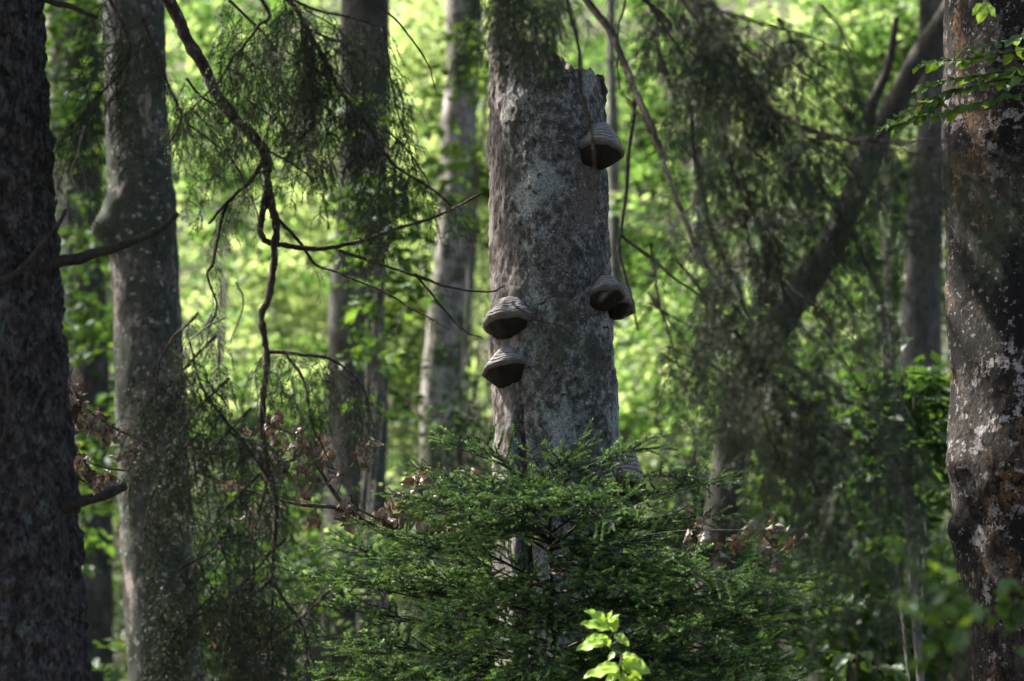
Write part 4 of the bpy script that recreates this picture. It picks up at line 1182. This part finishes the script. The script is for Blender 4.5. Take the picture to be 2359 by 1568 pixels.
# ------------------------------------------------------------------ young beeches behind, sun glow or shade put into each one's leaf tint
def bush(label, px, py, rx, ry, Y, n, tint, seed, mat='leaf_far', L=0.12, group='young beeches behind the trunks', per=22, ydepth=2.0, cat='young beech', name='young_beech', stem=0.035):
    rng = np.random.default_rng(seed)
    s = mpp(Y)
    c0 = at(px, py, Y)
    foot = np.array([c0[0], Y, float(gh(c0[0], Y))])
    t = thing(name, label, cat, foot, group)
    u = rng.normal(0, 0.5, (n, 3))
    c = c0 + u * [rx * s, ydepth, ry * s]
    nz = vnoise(c * [1.1, 0.6, 1.6], seed)
    c = c[nz > -0.25]
    a = Acc()
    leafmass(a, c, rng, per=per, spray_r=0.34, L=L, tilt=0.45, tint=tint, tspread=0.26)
    a.v = [x - foot for x in a.v]
    part('foliage', a.build('foliage', [M[mat]], False), t)
    topz = c0[2] + ry * s * 0.7
    path = catmull([foot, (foot + c0) / 2 + [rng.normal(0, 0.1), 0, 0], [c0[0] + rng.normal(0, 0.15), Y, topz]], 8)
    v, f = tube(path, np.linspace(stem, 0.01, len(path)), 7)
    part('stem', mesh('stem', v - foot, f, [M['far_bark']]), t)
    b = Acc()
    for k in range(16):
        q = c[rng.integers(len(c))]
        i = rng.integers(5, len(path))
        v, f = tube(catmull([path[i], (path[i] + q) / 2 + [0, 0, -0.05], q], 4), np.linspace(0.012, 0.004, 9), 4)
        b.add(v - foot, f)
    part('twigs', b.build('twigs', [M['far_bark']]), t)

Yg = 'young beech with sunlit leaves, '
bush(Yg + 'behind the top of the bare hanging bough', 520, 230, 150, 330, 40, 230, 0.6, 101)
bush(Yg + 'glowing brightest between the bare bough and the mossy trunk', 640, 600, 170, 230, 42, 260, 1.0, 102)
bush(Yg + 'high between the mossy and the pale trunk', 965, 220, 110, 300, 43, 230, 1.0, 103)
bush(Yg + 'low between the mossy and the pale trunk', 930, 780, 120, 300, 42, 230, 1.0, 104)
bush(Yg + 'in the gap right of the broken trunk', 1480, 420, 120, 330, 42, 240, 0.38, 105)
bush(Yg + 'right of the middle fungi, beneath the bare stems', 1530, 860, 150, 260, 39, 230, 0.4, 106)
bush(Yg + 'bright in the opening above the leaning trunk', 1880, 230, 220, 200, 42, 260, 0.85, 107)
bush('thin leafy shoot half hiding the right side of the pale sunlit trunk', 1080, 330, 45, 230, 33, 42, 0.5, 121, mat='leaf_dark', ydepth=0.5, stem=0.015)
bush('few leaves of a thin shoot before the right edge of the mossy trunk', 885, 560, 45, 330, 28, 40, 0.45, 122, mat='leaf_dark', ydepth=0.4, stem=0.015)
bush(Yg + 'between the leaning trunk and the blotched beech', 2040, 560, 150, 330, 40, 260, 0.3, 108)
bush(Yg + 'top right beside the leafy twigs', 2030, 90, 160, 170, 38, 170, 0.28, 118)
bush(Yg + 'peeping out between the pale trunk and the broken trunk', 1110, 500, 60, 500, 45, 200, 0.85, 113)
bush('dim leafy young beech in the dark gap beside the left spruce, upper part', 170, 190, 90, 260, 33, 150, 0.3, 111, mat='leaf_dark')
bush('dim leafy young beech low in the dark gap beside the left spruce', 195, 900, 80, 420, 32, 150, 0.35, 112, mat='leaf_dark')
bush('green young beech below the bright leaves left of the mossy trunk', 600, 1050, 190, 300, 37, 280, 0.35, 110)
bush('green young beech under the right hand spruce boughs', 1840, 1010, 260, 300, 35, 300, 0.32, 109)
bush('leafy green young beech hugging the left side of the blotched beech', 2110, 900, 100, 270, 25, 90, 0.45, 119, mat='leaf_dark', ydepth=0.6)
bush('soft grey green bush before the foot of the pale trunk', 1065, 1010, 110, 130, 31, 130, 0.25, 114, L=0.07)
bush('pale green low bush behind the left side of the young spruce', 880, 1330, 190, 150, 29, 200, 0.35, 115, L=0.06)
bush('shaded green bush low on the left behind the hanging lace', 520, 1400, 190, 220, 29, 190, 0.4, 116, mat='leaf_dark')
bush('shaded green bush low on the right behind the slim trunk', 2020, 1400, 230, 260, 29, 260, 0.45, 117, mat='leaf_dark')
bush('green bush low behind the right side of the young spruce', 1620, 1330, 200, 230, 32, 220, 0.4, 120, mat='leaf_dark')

# spruces farther up the slope, several added so dark needles stand for shaded gaps
def back_spruce(label, px, pytop, Y, r, n, seed):
    rng = np.random.default_rng(seed)
    tip = at(px, pytop, Y)
    foot = np.array([tip[0], Y, float(gh(tip[0], Y))])
    t = thing('spruce_tree', label, 'spruce tree', foot, 'shady spruces behind the trunks')
    H = tip[2] - foot[2]
    v, f = tube(np.array([foot - [0, 0, 0.1], (foot + tip) / 2, tip]), [0.10, 0.06, 0.01], 8)
    part('trunk', mesh('spruce_stem', v - foot, f, [M['dark_limb']]), t)
    a = Acc()
    u = rng.uniform(0.02, 1, n) ** 0.75
    an = rng.uniform(0, 6.283, n)
    rr = r * (0.06 + u) * rng.uniform(0.1, 1, n) ** 0.55 * (0.75 + 0.35 * np.sin(u * H * 9 + an))
    c = np.stack([tip[0] + rr * np.cos(an), Y + rr * np.sin(an), tip[2] - u * (H - 0.3) - 0.30 * rr], 1)
    out = np.stack([np.cos(an), np.sin(an), -0.35 + 0 * an], 1)
    k = 26
    p = (c[:, None] + rng.normal(0, 1, (n, k, 3)) * [0.13, 0.13, 0.07]).reshape(-1, 3)
    d = np.repeat(out, k, 0) + rng.normal(0, 0.5, (n * k, 3)) + [0, 0, -0.35]
    leaves_quads(a, p - foot, d, rng.normal(0, 0.6, (n * k, 3)) + [0, 0, 1], 0.11 * rng.uniform(0.6, 1.3, n * k), 0.03, 0, np.clip(np.repeat(rng.normal(0.5, 0.25, n), k), 0, 1))
    part('needles', a.build('needles', [M['needle']], False), t, kind='stuff')
back_spruce('dark spruce filling the gap between the left spruce and the burred beech', 175, -60, 38, 1.6, 420, 501)
back_spruce('dark spruce deep behind the right hand boughs, nearest the blotched beech', 2190, 120, 37, 1.7, 480, 502)
back_spruce('dark spruce standing behind the crooked leaning trunk', 1760, 380, 36, 1.7, 480, 503)
back_spruce('small dark spruce low behind the hanging bough on the left', 560, 900, 31, 1.0, 340, 504)
back_spruce('soft grey green little spruce at the foot of the pale sunlit trunk', 1060, 880, 31, 0.75, 260, 505)
back_spruce('small dark spruce low between the slim trunk and the blotched beech', 2040, 960, 30, 1.2, 380, 506)
back_spruce('small spruce low behind the right side of the young spruce', 1600, 1000, 30, 1.0, 340, 507)

for px, py, Y, r in [(650, 620, 62, 3.2), (960, 250, 62, 3.0), (950, 700, 60, 2.6), (1860, 240, 64, 1.8), (560, 200, 66, 2.0)]:
    shaft(at(px, py, Y), r)

# the far wood, one mass of leaves up the slope
def far_wood():
    rng = np.random.default_rng(55)
    a = Acc()
    n = 9500
    Y = 50 + 60 * rng.uniform(0, 1, n) ** 1.25
    px = rng.uniform(-420, 2780, n)
    py = rng.uniform(-520, 1720, n)
    c = np.array([at(x, y, q) for x, y, q in zip(px, py, Y)])
    ok = c[:, 2] > gh(c[:, 0], c[:, 1]) + 0.2
    nz = vnoise(c * [0.30, 0.12, 0.42], 9) + 0.5 * vnoise(c * [0.8, 0.3, 1.1], 10)
    c = c[ok & (nz > -0.6)]
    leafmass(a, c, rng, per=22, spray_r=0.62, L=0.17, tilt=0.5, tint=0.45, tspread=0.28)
    m = 3000  # canopy added above the view to throw patchy shade on the wood
    c = np.stack([rng.uniform(-34, 16, m), rng.uniform(48, 100, m), np.zeros(m)], 1)
    c[:, 2] = np.maximum(1.6 + c[:, 1] * 0.275, 17) + rng.uniform(0, 6, m)
    nz = vnoise(c * [0.16, 0.12, 0.05], 19) + 0.5 * vnoise(c * [0.5, 0.4, 0.1], 20)
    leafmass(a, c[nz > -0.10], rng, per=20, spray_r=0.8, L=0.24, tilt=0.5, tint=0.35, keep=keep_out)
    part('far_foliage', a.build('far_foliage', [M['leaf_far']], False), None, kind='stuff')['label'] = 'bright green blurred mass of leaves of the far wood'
far_wood()

# ------------------------------------------------------------------ unseen crowns overhead, shaped and placed to shade what is below
shade_crown(BL, BLt, 7.5, 6.5, 3.2, 15.5, 900, 201, cx=-7.5, cy=23)
shade_crown(BR, BRt, 6.5, 6.5, 3.0, 15.0, 750, 202, cx=-0.5, cy=17)
for px, py, Y, r in [(1030, 100, 36, 1.0), (1010, 350, 36, 1.0), (990, 600, 36, 1.0), (980, 850, 36, 1.0), (640, 600, 42, 1.5), (960, 250, 43, 1.5), (930, 720, 42, 1.2), (1880, 230, 42, 1.5)]:
    shaft(at(px, py, Y), r)
for k, c in {0: (-9.5, 36.0, 16.0, 6.5, 4.0, 480), 1: (-7.0, 32.0, 15.0, 5.0, 3.0, 360), 3: (-3.0, 33.5, 14.5, 4.5, 3.0, 300), 4: (-4.5, 35.5, 16.5, 4.5, 3.0, 260), 5: (-1.2, 31.0, 14.6, 3.2, 2.4, 230)}.items():  # set well off their trunks, added to shade the middle ground
    t, top, seed, cr = FT[{3: 7}.get(k, k)]
    shade_crown(t, top, c[3], c[4], 2.2, c[2], c[5], 300 + seed, cx=c[0], cy=c[1])
def spruce_crown(t, x, y, z0, z1, rmax, n, seed):
    rng = np.random.default_rng(seed)
    base = np.array(t.location)
    zc = z0 + (z1 - z0) * rng.uniform(0, 1, n) ** 1.4
    r = rmax * (1 - (zc - z0) / (z1 - z0 + 1)) * rng.uniform(0.15, 1, n) ** 0.6
    an = rng.uniform(0, 6.283, n)
    c = np.stack([x + r * np.cos(an), y + r * np.sin(an), zc - 0.15 * r], 1)
    a = Acc()
    leafmass(a, c, rng, per=40, spray_r=0.6, L=0.16, tilt=0.7, tint=0.4, droop=0.8, keep=keep_out)
    a.v = [q - base for q in a.v]
    part('shade_crown', a.build('shade_crown', [M['needle']], False), t)
spruce_crown(SPA, SPAf[0], 15.0, 8.2, 24, 4.2, 520, 401)
spruce_crown(SPB, fB[0], 11.0, 7.6, 22, 4.0, 480, 402)
